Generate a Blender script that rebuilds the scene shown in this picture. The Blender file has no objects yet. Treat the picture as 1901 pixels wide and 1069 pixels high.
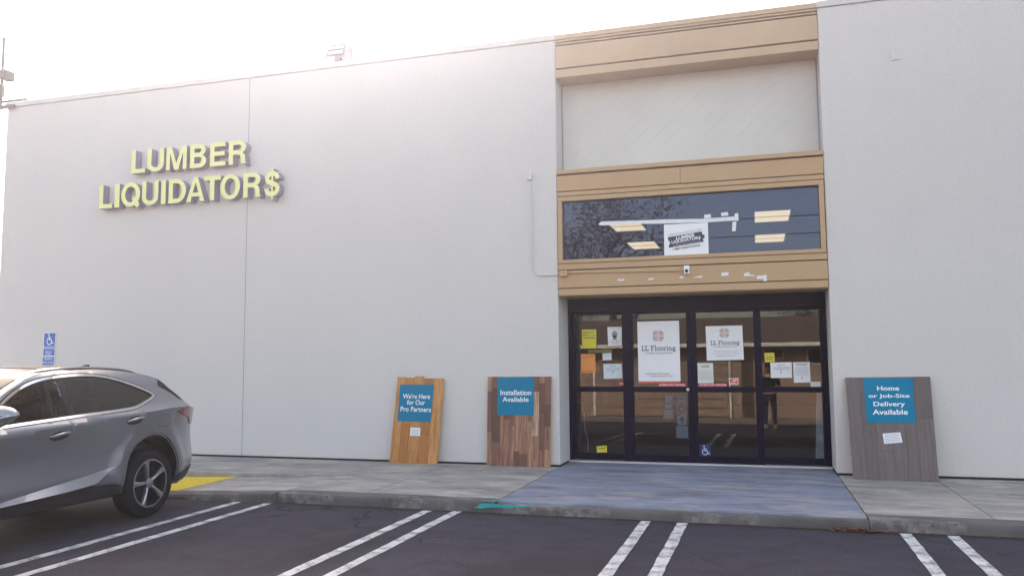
import bpy, bmesh, math, random
from mathutils import Vector, Matrix
from mathutils.geometry import delaunay_2d_cdt
random.seed(7)
R = math.radians
scene = bpy.context.scene
COL = scene.collection

# ------------------------------------------------------------------ camera, sky, sun, exposure
cam_data = bpy.data.cameras.new("camera")
cam = bpy.data.objects.new("camera", cam_data)
COL.objects.link(cam)
cam_data.sensor_width = 36.0
cam_data.lens = 28.5318
cam_data.clip_start = 0.02
cam_data.clip_end = 2000
cam.matrix_world = Matrix(((0.958022, 0.033306, 0.284752, 0.0), (0.286589, -0.084443, -0.954325, -10.85),
                           (-0.007739, 0.995872, -0.090443, 1.52), (0, 0, 0, 1)))
scene.camera = cam

SUN_EL, SUN_AZ = R(35), R(-30)
world = bpy.data.worlds.new("World")
scene.world = world
world.use_nodes = True
wn = world.node_tree.nodes
wl = world.node_tree.links
sky = wn.new("ShaderNodeTexSky")
sky.sky_type = 'NISHITA'
sky.sun_disc = False
sky.sun_elevation = SUN_EL
sky.sun_rotation = SUN_AZ
sky.air_density = 1.0
sky.dust_density = 3.0
sky.ozone_density = 1.0
bg = wn["Background"]
tone = wn.new("ShaderNodeMix")            # the sky as the camera's daylight balance sees it
tone.data_type = 'RGBA'
tone.blend_type = 'MULTIPLY'
tone.inputs[0].default_value = 1.0
tone.inputs[7].default_value = (1.0, 0.835, 0.645, 1)
wl.new(sky.outputs[0], tone.inputs[6])
wl.new(tone.outputs[2], bg.inputs[0])
bg.inputs[1].default_value = 0.15
sun_data = bpy.data.lights.new("sun", 'SUN')
sun_data.energy = 3.0
sun_data.angle = R(0.53)
sun_data.color = (1.0, 0.95, 0.88)
sun = bpy.data.objects.new("sun", sun_data)
COL.objects.link(sun)
sd = Vector((math.sin(SUN_AZ) * math.cos(SUN_EL), math.cos(SUN_AZ) * math.cos(SUN_EL), math.sin(SUN_EL)))
sun.rotation_euler = sd.to_track_quat('Z', 'Y').to_euler()
scene.view_settings.view_transform = 'Standard'
scene.view_settings.look = 'None'
scene.view_settings.gamma = 1
scene.view_settings.exposure = 2.36

# ------------------------------------------------------------------ materials
def nmat(name):
    m = bpy.data.materials.new(name)
    m.use_nodes = True
    nt = m.node_tree
    return m, nt, nt.nodes["Principled BSDF"]

def mat(name, c, rough=0.6, metal=0.0, var=0.12, vscale=3.0, bump=0.0, bscale=150.0, coat=0.0, spec=0.5, detail=6, stretch=None):
    """plain surface with a little wear: noise varies the colour, a finer noise the bump"""
    m, nt, p = nmat(name)
    n, l = nt.nodes, nt.links
    p.inputs["Roughness"].default_value = rough
    p.inputs["Metallic"].default_value = metal
    p.inputs["Coat Weight"].default_value = coat
    p.inputs["Specular IOR Level"].default_value = spec
    tc = n.new("ShaderNodeTexCoord")
    mp = n.new("ShaderNodeMapping")
    l.new(tc.outputs["Object"], mp.inputs[0])
    if stretch: mp.inputs["Scale"].default_value = stretch
    nz = n.new("ShaderNodeTexNoise")
    nz.inputs["Scale"].default_value = vscale
    nz.inputs["Detail"].default_value = detail
    nz.inputs["Roughness"].default_value = 0.65
    l.new(mp.outputs[0], nz.inputs["Vector"])
    rp = n.new("ShaderNodeValToRGB")
    rp.color_ramp.elements[0].position = 0.3
    rp.color_ramp.elements[1].position = 0.7
    lo = [max(0, x * (1 - var)) for x in c[:3]] + [1]
    hi = [min(1, x * (1 + var)) for x in c[:3]] + [1]
    rp.color_ramp.elements[0].color = lo
    rp.color_ramp.elements[1].color = hi
    l.new(nz.outputs[0], rp.inputs[0])
    l.new(rp.outputs[0], p.inputs["Base Color"])
    if bump:
        nb = n.new("ShaderNodeTexNoise")
        nb.inputs["Scale"].default_value = bscale
        nb.inputs["Detail"].default_value = 3
        l.new(tc.outputs["Object"], nb.inputs["Vector"])
        b = n.new("ShaderNodeBump")
        b.inputs["Strength"].default_value = bump
        b.inputs["Distance"].default_value = 0.01
        l.new(nb.outputs[0], b.inputs["Height"])
        l.new(b.outputs[0], p.inputs["Normal"])
    return m

def math_node(nt, op, a, b=None, clamp=False):
    x = nt.nodes.new("ShaderNodeMath")
    x.operation = op
    x.use_clamp = clamp
    for i, v in ((0, a), (1, b)):
        if v is None: continue
        if hasattr(v, "links") or hasattr(v, "is_linked"): nt.links.new(v, x.inputs[i])
        else: x.inputs[i].default_value = v
    return x.outputs[0]

def mixc(nt, fac, a, b):
    x = nt.nodes.new("ShaderNodeMix")
    x.data_type = 'RGBA'
    for i, v in ((0, fac), (6, a), (7, b)):
        if hasattr(v, "is_linked"): nt.links.new(v, x.inputs[i])
        else: x.inputs[i].default_value = v
    return x.outputs[2]

def noise(nt, vec, scale, detail=5, rough=0.6, dist=0.0):
    x = nt.nodes.new("ShaderNodeTexNoise")
    x.inputs["Scale"].default_value = scale
    x.inputs["Detail"].default_value = detail
    x.inputs["Roughness"].default_value = rough
    x.inputs["Distortion"].default_value = dist
    nt.links.new(vec, x.inputs["Vector"])
    return x.outputs[0]

def ramp(nt, fac, stops):
    x = nt.nodes.new("ShaderNodeValToRGB")
    cr = x.color_ramp
    while len(cr.elements) < len(stops): cr.elements.new(0.5)
    for e, (p, c) in zip(cr.elements, stops):
        e.position = p
        e.color = c if len(c) == 4 else tuple(c) + (1,)
    nt.links.new(fac, x.inputs[0])
    return x.outputs[0]

def g(v): return (v, v, v, 1)

def coords(nt, kind="Object", scale=(1, 1, 1), loc=(0, 0, 0), rot=(0, 0, 0)):
    tc = nt.nodes.new("ShaderNodeTexCoord")
    mp = nt.nodes.new("ShaderNodeMapping")
    mp.inputs["Scale"].default_value = scale
    mp.inputs["Location"].default_value = loc
    mp.inputs["Rotation"].default_value = rot
    nt.links.new(tc.outputs[kind], mp.inputs[0])
    return mp.outputs[0]

def bump_to(nt, p, h, strength, dist=0.01):
    b = nt.nodes.new("ShaderNodeBump")
    b.inputs["Strength"].default_value = strength
    b.inputs["Distance"].default_value = dist
    nt.links.new(h, b.inputs["Height"])
    nt.links.new(b.outputs[0], p.inputs["Normal"])

def stucco_mat():
    m, nt, p = nmat("stucco")
    v = coords(nt)
    big = noise(nt, v, 0.5, 6, 0.6)
    streak = noise(nt, coords(nt, scale=(3.0, 3.0, 0.25)), 1.0, 5, 0.6)
    fine = noise(nt, v, 45, 4, 0.7)
    c = ramp(nt, big, [(0.3, (0.635, 0.60, 0.60)), (0.7, (0.665, 0.635, 0.625))])
    c = mixc(nt, ramp(nt, streak, [(0.55, g(0)), (0.85, g(0.14))]), c, (0.54, 0.50, 0.49, 1))
    c = mixc(nt, ramp(nt, fine, [(0.35, g(0.34)), (0.6, g(0))]), c, (0.47, 0.44, 0.44, 1))
    nt.links.new(c, p.inputs["Base Color"])
    p.inputs["Roughness"].default_value = 0.95
    p.inputs["Specular IOR Level"].default_value = 0.2
    h = math_node(nt, 'ADD', fine, noise(nt, v, 130, 3, 0.6))
    bump_to(nt, p, h, 0.55, 0.008)
    return m

def siding_mat():
    m, nt, p = nmat("diagonal_siding")
    v = coords(nt, rot=(0, R(42), 0))
    sep = nt.nodes.new("ShaderNodeSeparateXYZ")
    nt.links.new(v, sep.inputs[0])
    fr = math_node(nt, 'FRACT', math_node(nt, 'MULTIPLY', sep.outputs[2], 6.2))
    groove = math_node(nt, 'LESS_THAN', fr, 0.045)
    n2 = noise(nt, coords(nt), 2.5, 4, 0.6)
    fade = math_node(nt, 'MULTIPLY', groove, ramp(nt, n2, [(0.4, g(0.03)), (0.62, g(0.5))]))
    big = noise(nt, coords(nt), 1.0, 5, 0.6)
    c = ramp(nt, big, [(0.3, (0.57, 0.55, 0.54)), (0.7, (0.63, 0.61, 0.595))])
    c = mixc(nt, fade, c, (0.40, 0.38, 0.37, 1))
    nt.links.new(c, p.inputs["Base Color"])
    p.inputs["Roughness"].default_value = 0.8
    bump_to(nt, p, math_node(nt, 'MULTIPLY', groove, -1.0), 0.3, 0.004)
    return m

def asphalt_mat():
    m, nt, p = nmat("asphalt")
    v = coords(nt)
    big = noise(nt, v, 0.45, 6, 0.65)
    mid = noise(nt, v, 3.5, 5, 0.6)
    agg = noise(nt, v, 160, 2, 0.8)
    c = ramp(nt, big, [(0.3, (0.036, 0.033, 0.049)), (0.7, (0.058, 0.053, 0.074))])
    c = mixc(nt, ramp(nt, mid, [(0.46, g(0)), (0.66, g(0.8))]), c, (0.032, 0.024, 0.034, 1))
    c = mixc(nt, ramp(nt, agg, [(0.56, g(0)), (0.70, g(0.8))]), c, (0.15, 0.135, 0.15, 1))
    c = mixc(nt, ramp(nt, noise(nt, v, 28, 4, 0.7), [(0.4, g(0.5)), (0.56, g(0))]), c, (0.028, 0.022, 0.03, 1))
    c = mixc(nt, ramp(nt, noise(nt, coords(nt, scale=(1, 0.5, 1), loc=(5, 2, 0)), 0.9, 4, 0.55), [(0.56, g(0)), (0.68, g(0.65))]), c, (0.026, 0.021, 0.027, 1))
    # a few long wandering cracks
    wv = nt.nodes.new("ShaderNodeVectorMath"); wv.operation = 'ADD'
    nn = nt.nodes.new("ShaderNodeTexNoise"); nn.inputs["Scale"].default_value = 1.3; nn.inputs["Detail"].default_value = 6
    nt.links.new(v, nn.inputs["Vector"])
    sc = nt.nodes.new("ShaderNodeVectorMath"); sc.operation = 'SCALE'; sc.inputs[3].default_value = 0.5
    nt.links.new(nn.outputs["Color"], sc.inputs[0])
    nt.links.new(v, wv.inputs[0]); nt.links.new(sc.outputs[0], wv.inputs[1])
    vo = nt.nodes.new("ShaderNodeTexVoronoi"); vo.feature = 'DISTANCE_TO_EDGE'; vo.inputs["Scale"].default_value = 0.42
    nt.links.new(wv.outputs[0], vo.inputs["Vector"])
    crack = math_node(nt, 'LESS_THAN', vo.outputs["Distance"], 0.0030)
    keep = ramp(nt, noise(nt, v, 0.8, 3, 0.5), [(0.47, g(0)), (0.53, g(1))])
    crack = math_node(nt, 'MULTIPLY', crack, keep)
    c = mixc(nt, crack, c, (0.018, 0.015, 0.020, 1))
    nt.links.new(c, p.inputs["Base Color"])
    p.inputs["Roughness"].default_value = 0.9
    p.inputs["Specular IOR Level"].default_value = 0.3
    bump_to(nt, p, math_node(nt, 'SUBTRACT', agg, math_node(nt, 'MULTIPLY', crack, 3.0)), 0.5, 0.006)
    return m

def line_paint_mat():
    m, nt, p = nmat("line_paint")
    v = coords(nt)
    wear = noise(nt, v, 5, 8, 0.72)
    agg = noise(nt, v, 120, 3, 0.8)
    w = math_node(nt, 'ADD', math_node(nt, 'MULTIPLY', wear, 0.75), math_node(nt, 'MULTIPLY', agg, 0.35))
    f = ramp(nt, w, [(0.525, g(0)), (0.64, g(0.9))])
    c = mixc(nt, f, (0.62, 0.62, 0.62, 1), (0.09, 0.08, 0.09, 1))
    c = mixc(nt, ramp(nt, noise(nt, v, 1.7, 5, 0.7), [(0.45, g(0)), (0.75, g(0.5))]), c, (0.35, 0.34, 0.35, 1))
    nt.links.new(c, p.inputs["Base Color"])
    p.inputs["Roughness"].default_value = 0.8
    bump_to(nt, p, agg, 0.4, 0.005)
    return m

def concrete_mat(name, c0, c1, stain, blotch=0.6, seed=0.0, worn=None):
    m, nt, p = nmat(name)
    v = coords(nt, loc=(seed, seed * 0.7, 0))
    big = noise(nt, v, 1.3, 6, 0.65)
    c = ramp(nt, big, [(0.3, c0), (0.7, c1)])
    st = noise(nt, coords(nt, scale=(0.7, 2.2, 1), loc=(seed, 3, 0)), 1.4, 7, 0.7)
    c = mixc(nt, ramp(nt, st, [(0.45, g(0)), (0.64, g(blotch))]), c, stain)
    if worn:
        wn_ = noise(nt, coords(nt, scale=(1.1, 3.2, 1), loc=(seed * 2, 1, 0)), 1.0, 8, 0.72)
        c = mixc(nt, ramp(nt, wn_, [(0.50, g(0)), (0.61, g(0.85))]), c, worn)
    fine = noise(nt, v, 90, 3, 0.75)
    c = mixc(nt, ramp(nt, fine, [(0.34, g(0.45)), (0.5, g(0))]), c, tuple(x * 0.6 for x in c0[:3]) + (1,))
    spots = noise(nt, v, 14, 2, 0.5)
    c = mixc(nt, ramp(nt, spots, [(0.70, g(0)), (0.74, g(0.6))]), c, tuple(x * 0.45 for x in c0[:3]) + (1,))
    nt.links.new(c, p.inputs["Base Color"])
    p.inputs["Roughness"].default_value = 0.85
    bump_to(nt, p, math_node(nt, 'ADD', fine, big), 0.25, 0.006)
    return m

def wood_mat(name, stops, grain, rough=0.45):
    """planks: the face attribute 'plank' picks the tone, stretched noise makes the grain"""
    m, nt, p = nmat(name)
    at = nt.nodes.new("ShaderNodeAttribute"); at.attribute_name = "plank"
    c = ramp(nt, at.outputs["Fac"], stops)
    uv = coords(nt, "UV", scale=(28, 1.6, 1))
    off = nt.nodes.new("ShaderNodeVectorMath"); off.operation = 'ADD'
    nt.links.new(uv, off.inputs[0])
    sc = math_node(nt, 'MULTIPLY', at.outputs["Fac"], 57.0)
    cb = nt.nodes.new("ShaderNodeCombineXYZ"); nt.links.new(sc, cb.inputs[1]); nt.links.new(sc, cb.inputs[2])
    nt.links.new(cb.outputs[0], off.inputs[1])
    gr = noise(nt, off.outputs[0], 1.6, 7, 0.65, 0.8)
    c = mixc(nt, ramp(nt, gr, [(0.38, g(0.75)), (0.6, g(0))]), c, grain)
    fig = noise(nt, coords(nt, "UV", scale=(9, 0.9, 1)), 1.2, 4, 0.6, 1.2)
    c = mixc(nt, ramp(nt, fig, [(0.55, g(0)), (0.7, g(0.45))]), c, tuple(x * 0.55 for x in grain[:3]) + (1,))
    nt.links.new(c, p.inputs["Base Color"])
    p.inputs["Roughness"].default_value = rough
    return m

def glass_mat(name, tint, refl=0.0, ior=1.5, coat=(1, 1, 1), rough=0.002):
    """a single sheet: clear tinted pane with Fresnel reflection (refl adds the coating's share)"""
    m, nt, p = nmat(name)
    nt.nodes.remove(p)
    out = nt.nodes["Material Output"]
    tr = nt.nodes.new("ShaderNodeBsdfTransparent"); tr.inputs[0].default_value = tint + (1,)
    gl = nt.nodes.new("ShaderNodeBsdfGlossy"); gl.inputs["Roughness"].default_value = rough
    gl.inputs[0].default_value = coat + (1,)
    fr = nt.nodes.new("ShaderNodeFresnel"); fr.inputs[0].default_value = ior
    fac = math_node(nt, 'ADD', fr.outputs[0], refl, True)
    mx = nt.nodes.new("ShaderNodeMixShader")
    nt.links.new(fac, mx.inputs[0]); nt.links.new(tr.outputs[0], mx.inputs[1]); nt.links.new(gl.outputs[0], mx.inputs[2])
    nt.links.new(mx.outputs[0], out.inputs[0])
    return m

def emit_mat(name, c, s):
    m, nt, p = nmat(name)
    p.inputs["Base Color"].default_value = c + (1,)
    p.inputs["Emission Color"].default_value = c + (1,)
    p.inputs["Emission Strength"].default_value = s
    return m

def paint_mat():
    m, nt, p = nmat("car_paint")
    fl = noise(nt, coords(nt), 900, 1, 0.5)
    c = ramp(nt, fl, [(0.35, (0.225, 0.228, 0.262)), (0.65, (0.32, 0.322, 0.362))])
    nt.links.new(c, p.inputs["Base Color"])
    p.inputs["Metallic"].default_value = 0.75
    p.inputs["Roughness"].default_value = 0.34
    p.inputs["Coat Weight"].default_value = 0.8
    p.inputs["Coat Roughness"].default_value = 0.04
    return m

M = {
 'stucco': stucco_mat(), 'siding': siding_mat(), 'asphalt': asphalt_mat(), 'line': line_paint_mat(),
 'walk': concrete_mat("sidewalk_concrete", (0.29, 0.262, 0.247), (0.41, 0.37, 0.34), (0.18, 0.157, 0.167, 1), 0.8, 0.0, (0.50, 0.44, 0.37, 1)),
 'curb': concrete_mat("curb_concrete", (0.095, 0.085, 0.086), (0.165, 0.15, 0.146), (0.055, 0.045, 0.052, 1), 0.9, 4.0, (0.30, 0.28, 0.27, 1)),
 'blue_walk': concrete_mat("worn_blue_paint", (0.19, 0.205, 0.275), (0.295, 0.31, 0.395), (0.14, 0.13, 0.165, 1), 0.9, 9.0, (0.37, 0.33, 0.33, 1)),
 'joint': mat("joint_dirt", (0.05, 0.042, 0.045), 0.95),
 'tan': mat("tan_metal", (0.455, 0.295, 0.165), 0.55, var=0.05, vscale=1.5, bump=0.06),
 'tan_veiled': mat("glare_veiled_tan_metal", (0.48, 0.335, 0.22), 0.6, var=0.07, vscale=1.5, bump=0.06),  # same tan paint as the band, with the glare veil put into its colour
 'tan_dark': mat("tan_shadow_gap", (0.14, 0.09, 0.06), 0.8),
 'coping': mat("coping_metal", (0.56, 0.53, 0.53), 0.5, var=0.05),
 'bronze': mat("dark_bronze", (0.005, 0.002, 0.018), 0.45, var=0.2, spec=0.12),
 'alu': mat("aluminium", (0.55, 0.54, 0.55), 0.4, 0.6),
 'flash': mat("base_flashing", (0.03, 0.025, 0.03), 0.8),
 'white': mat("white_paper", (0.78, 0.78, 0.82), 0.6, var=0.03),
 'offwhite': mat("cream_paper", (0.66, 0.65, 0.62), 0.6, var=0.04),
 'bluepaper': mat("pale_blue_paper", (0.62, 0.68, 0.74), 0.6, var=0.04),
 'tape': mat("white_tape", (0.72, 0.72, 0.75), 0.6, var=0.06, vscale=8),
 'ink': mat("dark_ink", (0.03, 0.03, 0.06), 0.6),
 'greyink': mat("grey_ink", (0.28, 0.28, 0.33), 0.6),
 'navyink': mat("navy_ink", (0.035, 0.035, 0.09), 0.6),
 'red': mat("red_vinyl", (0.50, 0.035, 0.07), 0.5, var=0.05),
 'rust': mat("brick_red_ink", (0.30, 0.065, 0.03), 0.6),
 'orangeink': mat("orange_red_sticker", (0.62, 0.10, 0.06), 0.5),
 'yellow': mat("yellow_vinyl", (0.70, 0.60, 0.03), 0.5, var=0.05),
 'olive': mat("olive_vinyl", (0.20, 0.17, 0.03), 0.5),
 'orange': mat("orange_paper", (0.80, 0.30, 0.07), 0.6, var=0.05),
 'signblue': mat("sign_blue", (0.003, 0.18, 0.33), 0.55, var=0.05, vscale=2, spec=0.2),
 'adablue': mat("parking_sign_blue", (0.03, 0.13, 0.48), 0.4),
 'lettering': mat("white_lettering", (0.80, 0.82, 0.84), 0.5, var=0.02),
 'letterface': mat("sign_yellow_acrylic", (0.76, 0.75, 0.32), 0.35, var=0.04),
 'letterside': mat("sign_return", (0.27, 0.25, 0.34), 0.5),
 'greybox': mat("grey_metal_box", (0.07, 0.07, 0.10), 0.5, 0.1),
 'conduit': mat("painted_conduit", (0.60, 0.57, 0.565), 0.6),
 'black': mat("black_plastic", (0.007, 0.006, 0.009), 0.45),
 'glass': glass_mat("door_glass", (0.62, 0.58, 0.64), 0.015),
 'wglass': glass_mat("window_glass", (0.66, 0.64, 0.72), 0.012, 1.5, (0.60, 0.68, 1.0), 0.012),
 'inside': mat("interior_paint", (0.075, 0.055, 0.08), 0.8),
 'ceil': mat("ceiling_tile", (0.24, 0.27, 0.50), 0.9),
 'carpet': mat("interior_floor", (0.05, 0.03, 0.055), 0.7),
 'lamp': emit_mat("troffer_lens", (1.0, 0.88, 0.45), 0.36),
 'paint': paint_mat(),
 'cardark': mat("car_cladding", (0.022, 0.020, 0.026), 0.55, bump=0.05),
 'carglass': glass_mat("car_tinted_glass", (0.10, 0.10, 0.11), 0.02),
 'carfront': glass_mat("car_front_glass", (0.30, 0.30, 0.32), 0.0),
 'chrome': mat("chrome", (0.70, 0.70, 0.72), 0.12, 1.0, var=0.02),
 'alloy': mat("alloy_rim", (0.42, 0.41, 0.44), 0.30, 0.85, var=0.03),
 'tyre': mat("tyre_rubber", (0.009, 0.008, 0.012), 0.85, bump=0.1, spec=0.25),
 'tail': mat("tail_lamp_red", (0.20, 0.012, 0.018), 0.12, coat=1.0),
 'seat': mat("seat_leather", (0.03, 0.028, 0.03), 0.6),
 'beige': mat("pillar_trim", (0.40, 0.36, 0.30), 0.7),
 'tactile': mat("tactile_yellow", (0.72, 0.52, 0.03), 0.6, var=0.12, vscale=6),
 'teal': mat("teal_paint", (0.03, 0.36, 0.36), 0.7, var=0.25, vscale=20),
 'leaf': mat("dead_leaf", (0.16, 0.055, 0.025), 0.8, var=0.5, vscale=30),
 'oak': wood_mat("honey_oak", [(0.0, (0.42, 0.17, 0.045)), (0.5, (0.50, 0.22, 0.06)), (1.0, (0.62, 0.31, 0.10))], (0.30, 0.11, 0.03, 1)),
 'acacia': wood_mat("acacia", [(0.0, (0.07, 0.036, 0.032)), (0.25, (0.19, 0.085, 0.06)), (0.7, (0.40, 0.20, 0.125)), (0.9, (0.46, 0.25, 0.15)), (1.0, (0.66, 0.47, 0.32))], (0.11, 0.05, 0.04, 1)),
 'greyvinyl': wood_mat("grey_vinyl", [(0.0, (0.12, 0.088, 0.082)), (1.0, (0.155, 0.115, 0.108))], (0.09, 0.065, 0.064, 1)),
 'pine': mat("raw_board_edge", (0.62, 0.36, 0.14), 0.7, var=0.15, vscale=12),
 'housewall': mat("brown_siding", (0.33, 0.24, 0.185), 0.85, var=0.2, vscale=2, stretch=(6, 6, 0.3)),
 'houseroof': mat("brown_shingle", (0.13, 0.09, 0.075), 0.9, var=0.3, vscale=8),
 'housewhite': mat("white_gutter", (0.75, 0.72, 0.66), 0.6),
 'bark': mat("tree_bark", (0.09, 0.065, 0.05), 0.9, var=0.3, vscale=6, bump=0.5, bscale=25),
 'foliage': mat("foliage", (0.075, 0.075, 0.06), 0.7, var=0.5, vscale=1.2),
 'skin': mat("skin", (0.45, 0.25, 0.17), 0.55, var=0.06),
 'cloth': mat("dark_jacket", (0.012, 0.012, 0.022), 0.85),
 'jeans': mat("dark_jeans", (0.02, 0.022, 0.04), 0.85),
 'shoe': mat("grey_shoe", (0.25, 0.24, 0.25), 0.7),
 'banner': mat("pale_cyan_cloth", (0.62, 0.80, 0.82), 0.8),
 'drive': mat("driveway_concrete", (0.22, 0.185, 0.16), 0.9, var=0.15),
}

# ------------------------------------------------------------------ mesh helpers
class MB:
    """collects boxes, quads, tubes and lathes; build() links them as ONE mesh object"""
    def __init__(self): self.v, self.f, self.mi, self.at, self.uv = [], [], [], {}, {}
    def add(self, vs, fs, mi=0):
        o = len(self.v)
        self.v += [tuple(p) for p in vs]
        self.f += [tuple(i + o for i in q) for q in fs]
        self.mi += [mi] * len(fs)
        return self
    def box(self, x0, x1, y0, y1, z0, z1, mi=0):
        v = [(x, y, z) for z in (z0, z1) for y in (y0, y1) for x in (x0, x1)]
        return self.add(v, [(0, 2, 3, 1), (4, 5, 7, 6), (0, 1, 5, 4), (2, 6, 7, 3), (0, 4, 6, 2), (1, 3, 7, 5)], mi)
    def bbox(self, x0, x1, y0, y1, z0, z1, b=0.01, mi=0):
        """box with chamfered edges"""
        vs, fs = [], []
        bm = bmesh.new()
        bmesh.ops.create_cube(bm, size=1)
        for v in bm.verts:
            v.co = ((x0 + x1) / 2 + v.co.x * (x1 - x0), (y0 + y1) / 2 + v.co.y * (y1 - y0), (z0 + z1) / 2 + v.co.z * (z1 - z0))
        bmesh.ops.bevel(bm, geom=bm.edges[:], offset=b, segments=2, affect='EDGES', profile=0.6)
        bm.verts.index_update()
        self.add([v.co[:] for v in bm.verts], [[w.index for w in q.verts] for q in bm.faces], mi)
        bm.free()
        return self
    def prism(self, poly, fn, d, mi=0):
        """poly of 2D points; fn maps (a, b, depth) to 3D; d = thickness"""
        n = len(poly)
        v = [fn(a, b, 0) for a, b in poly] + [fn(a, b, d) for a, b in poly]
        fs = [tuple(range(n)), tuple(range(2 * n - 1, n - 1, -1))] + [(i, n + i, n + (i + 1) % n, (i + 1) % n) for i in range(n)]
        return self.add(v, fs, mi)
    def tube(self, pts, r, seg=10, mi=0, cap=True):
        pts = [Vector(p) for p in pts]
        rs = r if isinstance(r, (list, tuple)) else [r] * len(pts)
        v, fs = [], []
        up = None
        for i, p in enumerate(pts):
            d = (pts[min(i + 1, len(pts) - 1)] - pts[max(i - 1, 0)]).normalized()
            if up is None:
                up = d.orthogonal().normalized()
            else:
                up = (up - d * up.dot(d)).normalized()
            w = d.cross(up)
            for k in range(seg):
                a = 2 * math.pi * k / seg
                v.append(p + (up * math.cos(a) + w * math.sin(a)) * rs[i])
        for i in range(len(pts) - 1):
            for k in range(seg):
                fs.append((i * seg + k, i * seg + (k + 1) % seg, (i + 1) * seg + (k + 1) % seg, (i + 1) * seg + k))
        if cap:
            fs.append(tuple(range(seg - 1, -1, -1)))
            fs.append(tuple(range((len(pts) - 1) * seg, len(pts) * seg)))
        return self.add(v, fs, mi)
    def lathe(self, prof, c, axis='x', seg=40, mi=0):
        """prof: list of (along, radius) revolved about the axis through c"""
        v, fs = [], []
        for a, r in prof:
            for k in range(seg):
                t = 2 * math.pi * k / seg
                q = (a, r * math.cos(t), r * math.sin(t)) if axis == 'x' else ((r * math.cos(t), a, r * math.sin(t)) if axis == 'y' else (r * math.cos(t), r * math.sin(t), a))
                v.append((c[0] + q[0], c[1] + q[1], c[2] + q[2]))
        for i in range(len(prof) - 1):
            for k in range(seg):
                fs.append((i * seg + k, i * seg + (k + 1) % seg, (i + 1) * seg + (k + 1) % seg, (i + 1) * seg + k))
        return self.add(v, fs, mi)
    def ball(self, c, r, seg=20, rings=12, mi=0):
        r = r if isinstance(r, (tuple, list)) else (r, r, r)
        v = [(c[0], c[1], c[2] - r[2])]
        for i in range(1, rings):
            t = math.pi * i / rings
            for k in range(seg):
                a = 2 * math.pi * k / seg
                v.append((c[0] + r[0] * math.sin(t) * math.cos(a), c[1] + r[1] * math.sin(t) * math.sin(a), c[2] - r[2] * math.cos(t)))
        v.append((c[0], c[1], c[2] + r[2]))
        fs = [(0, 1 + (k + 1) % seg, 1 + k) for k in range(seg)]
        for i in range(rings - 2):
            for k in range(seg):
                a, b = 1 + i * seg + k, 1 + i * seg + (k + 1) % seg
                fs.append((a, b, b + seg, a + seg))
        n = len(v) - 1
        fs += [(n, n - seg + k, n - seg + (k + 1) % seg) for k in range(seg)]
        return self.add(v, fs, mi)
    def build(self, name, mats, parent=None, smooth=False, fix=True, origin=None):
        if not isinstance(mats, (list, tuple)): mats = [mats]
        me = bpy.data.meshes.new(name)
        base = Vector((0, 0, 0))
        if parent is not None: base = Vector(parent.get('at', (0, 0, 0)))
        elif self.v:
            if origin: base = Vector(origin)
            else:
                base = Vector([(min(q[i] for q in self.v) + max(q[i] for q in self.v)) / 2 for i in range(3)])
                base.z = min(q[2] for q in self.v)
        me.from_pydata([Vector(q) - base for q in self.v], [], self.f)
        for m in mats: me.materials.append(m)
        for p, i in zip(me.polygons, self.mi): p.material_index = i
        if fix:
            bm = bmesh.new(); bm.from_mesh(me)
            bmesh.ops.recalc_face_normals(bm, faces=bm.faces[:])
            bm.to_mesh(me); bm.free()
        if smooth:
            for p in me.polygons: p.use_smooth = True
            if smooth != 'all':
                try: me.set_sharp_from_angle(angle=R(35))
                except Exception: pass
        o = bpy.data.objects.new(name, me)
        COL.objects.link(o)
        if parent is not None: o.parent = parent
        else: o.location = base
        if parent is None: o['at'] = tuple(base)
        else: o['at'] = tuple(base)
        return o

def tag(o, label=None, cat=None, group=None, kind=None):
    if label: o['label'] = label
    if cat: o['category'] = cat
    if group: o['group'] = group
    if kind: o['kind'] = kind
    return o

def thing(name, label, cat, loc, group=None):
    o = bpy.data.objects.new(name, None)
    COL.objects.link(o)
    o.location = loc
    o.empty_display_size = 0.2
    o['at'] = tuple(loc)
    return tag(o, label, cat, group)

def structure(name, mb, m, **k):
    return tag(mb.build(name, m, **k), kind='structure')

# flat 2D shapes: lists of polygons in sheet coordinates (s right, t down), both 0..1
_tc = {}
def text_polys(s, bold=0.0):
    """the glyphs of a word as triangles in a unit box (x right, y up)"""
    if (s, bold) not in _tc:
        cu = bpy.data.curves.new("word", 'FONT')
        cu.body = s
        cu.size = 1
        cu.offset = bold
        cu.resolution_u = 4
        ob = bpy.data.objects.new("word", cu)
        COL.objects.link(ob)
        dg = bpy.context.evaluated_depsgraph_get()
        me = bpy.data.meshes.new_from_object(ob.evaluated_get(dg))
        vs = [(v.co.x, v.co.y) for v in me.vertices]
        fs = [tuple(p.vertices) for p in me.polygons]
        bpy.data.objects.remove(ob); bpy.data.curves.remove(cu); bpy.data.meshes.remove(me)
        x0, x1 = min(v[0] for v in vs), max(v[0] for v in vs)
        y0, y1 = min(v[1] for v in vs), max(v[1] for v in vs)
        _tc[(s, bold)] = ([((a - x0) / (x1 - x0), (b - y0) / (y1 - y0)) for a, b in vs], fs, (x1 - x0) / (y1 - y0))
    return _tc[(s, bold)]

def stroke(pts, w, closed=False):
    """a polyline of width w as quads, in the same 2D units"""
    out = []
    n = len(pts)
    for i in range(n if closed else n - 1):
        a, b = Vector(pts[i]), Vector(pts[(i + 1) % n])
        d = (b - a)
        if d.length < 1e-6: continue
        d.normalize()
        q = Vector((-d.y, d.x)) * w / 2
        e = d * w * 0.25
        out.append([tuple(a - e + q), tuple(b + e + q), tuple(b + e - q), tuple(a - e - q)])
    return out

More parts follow.
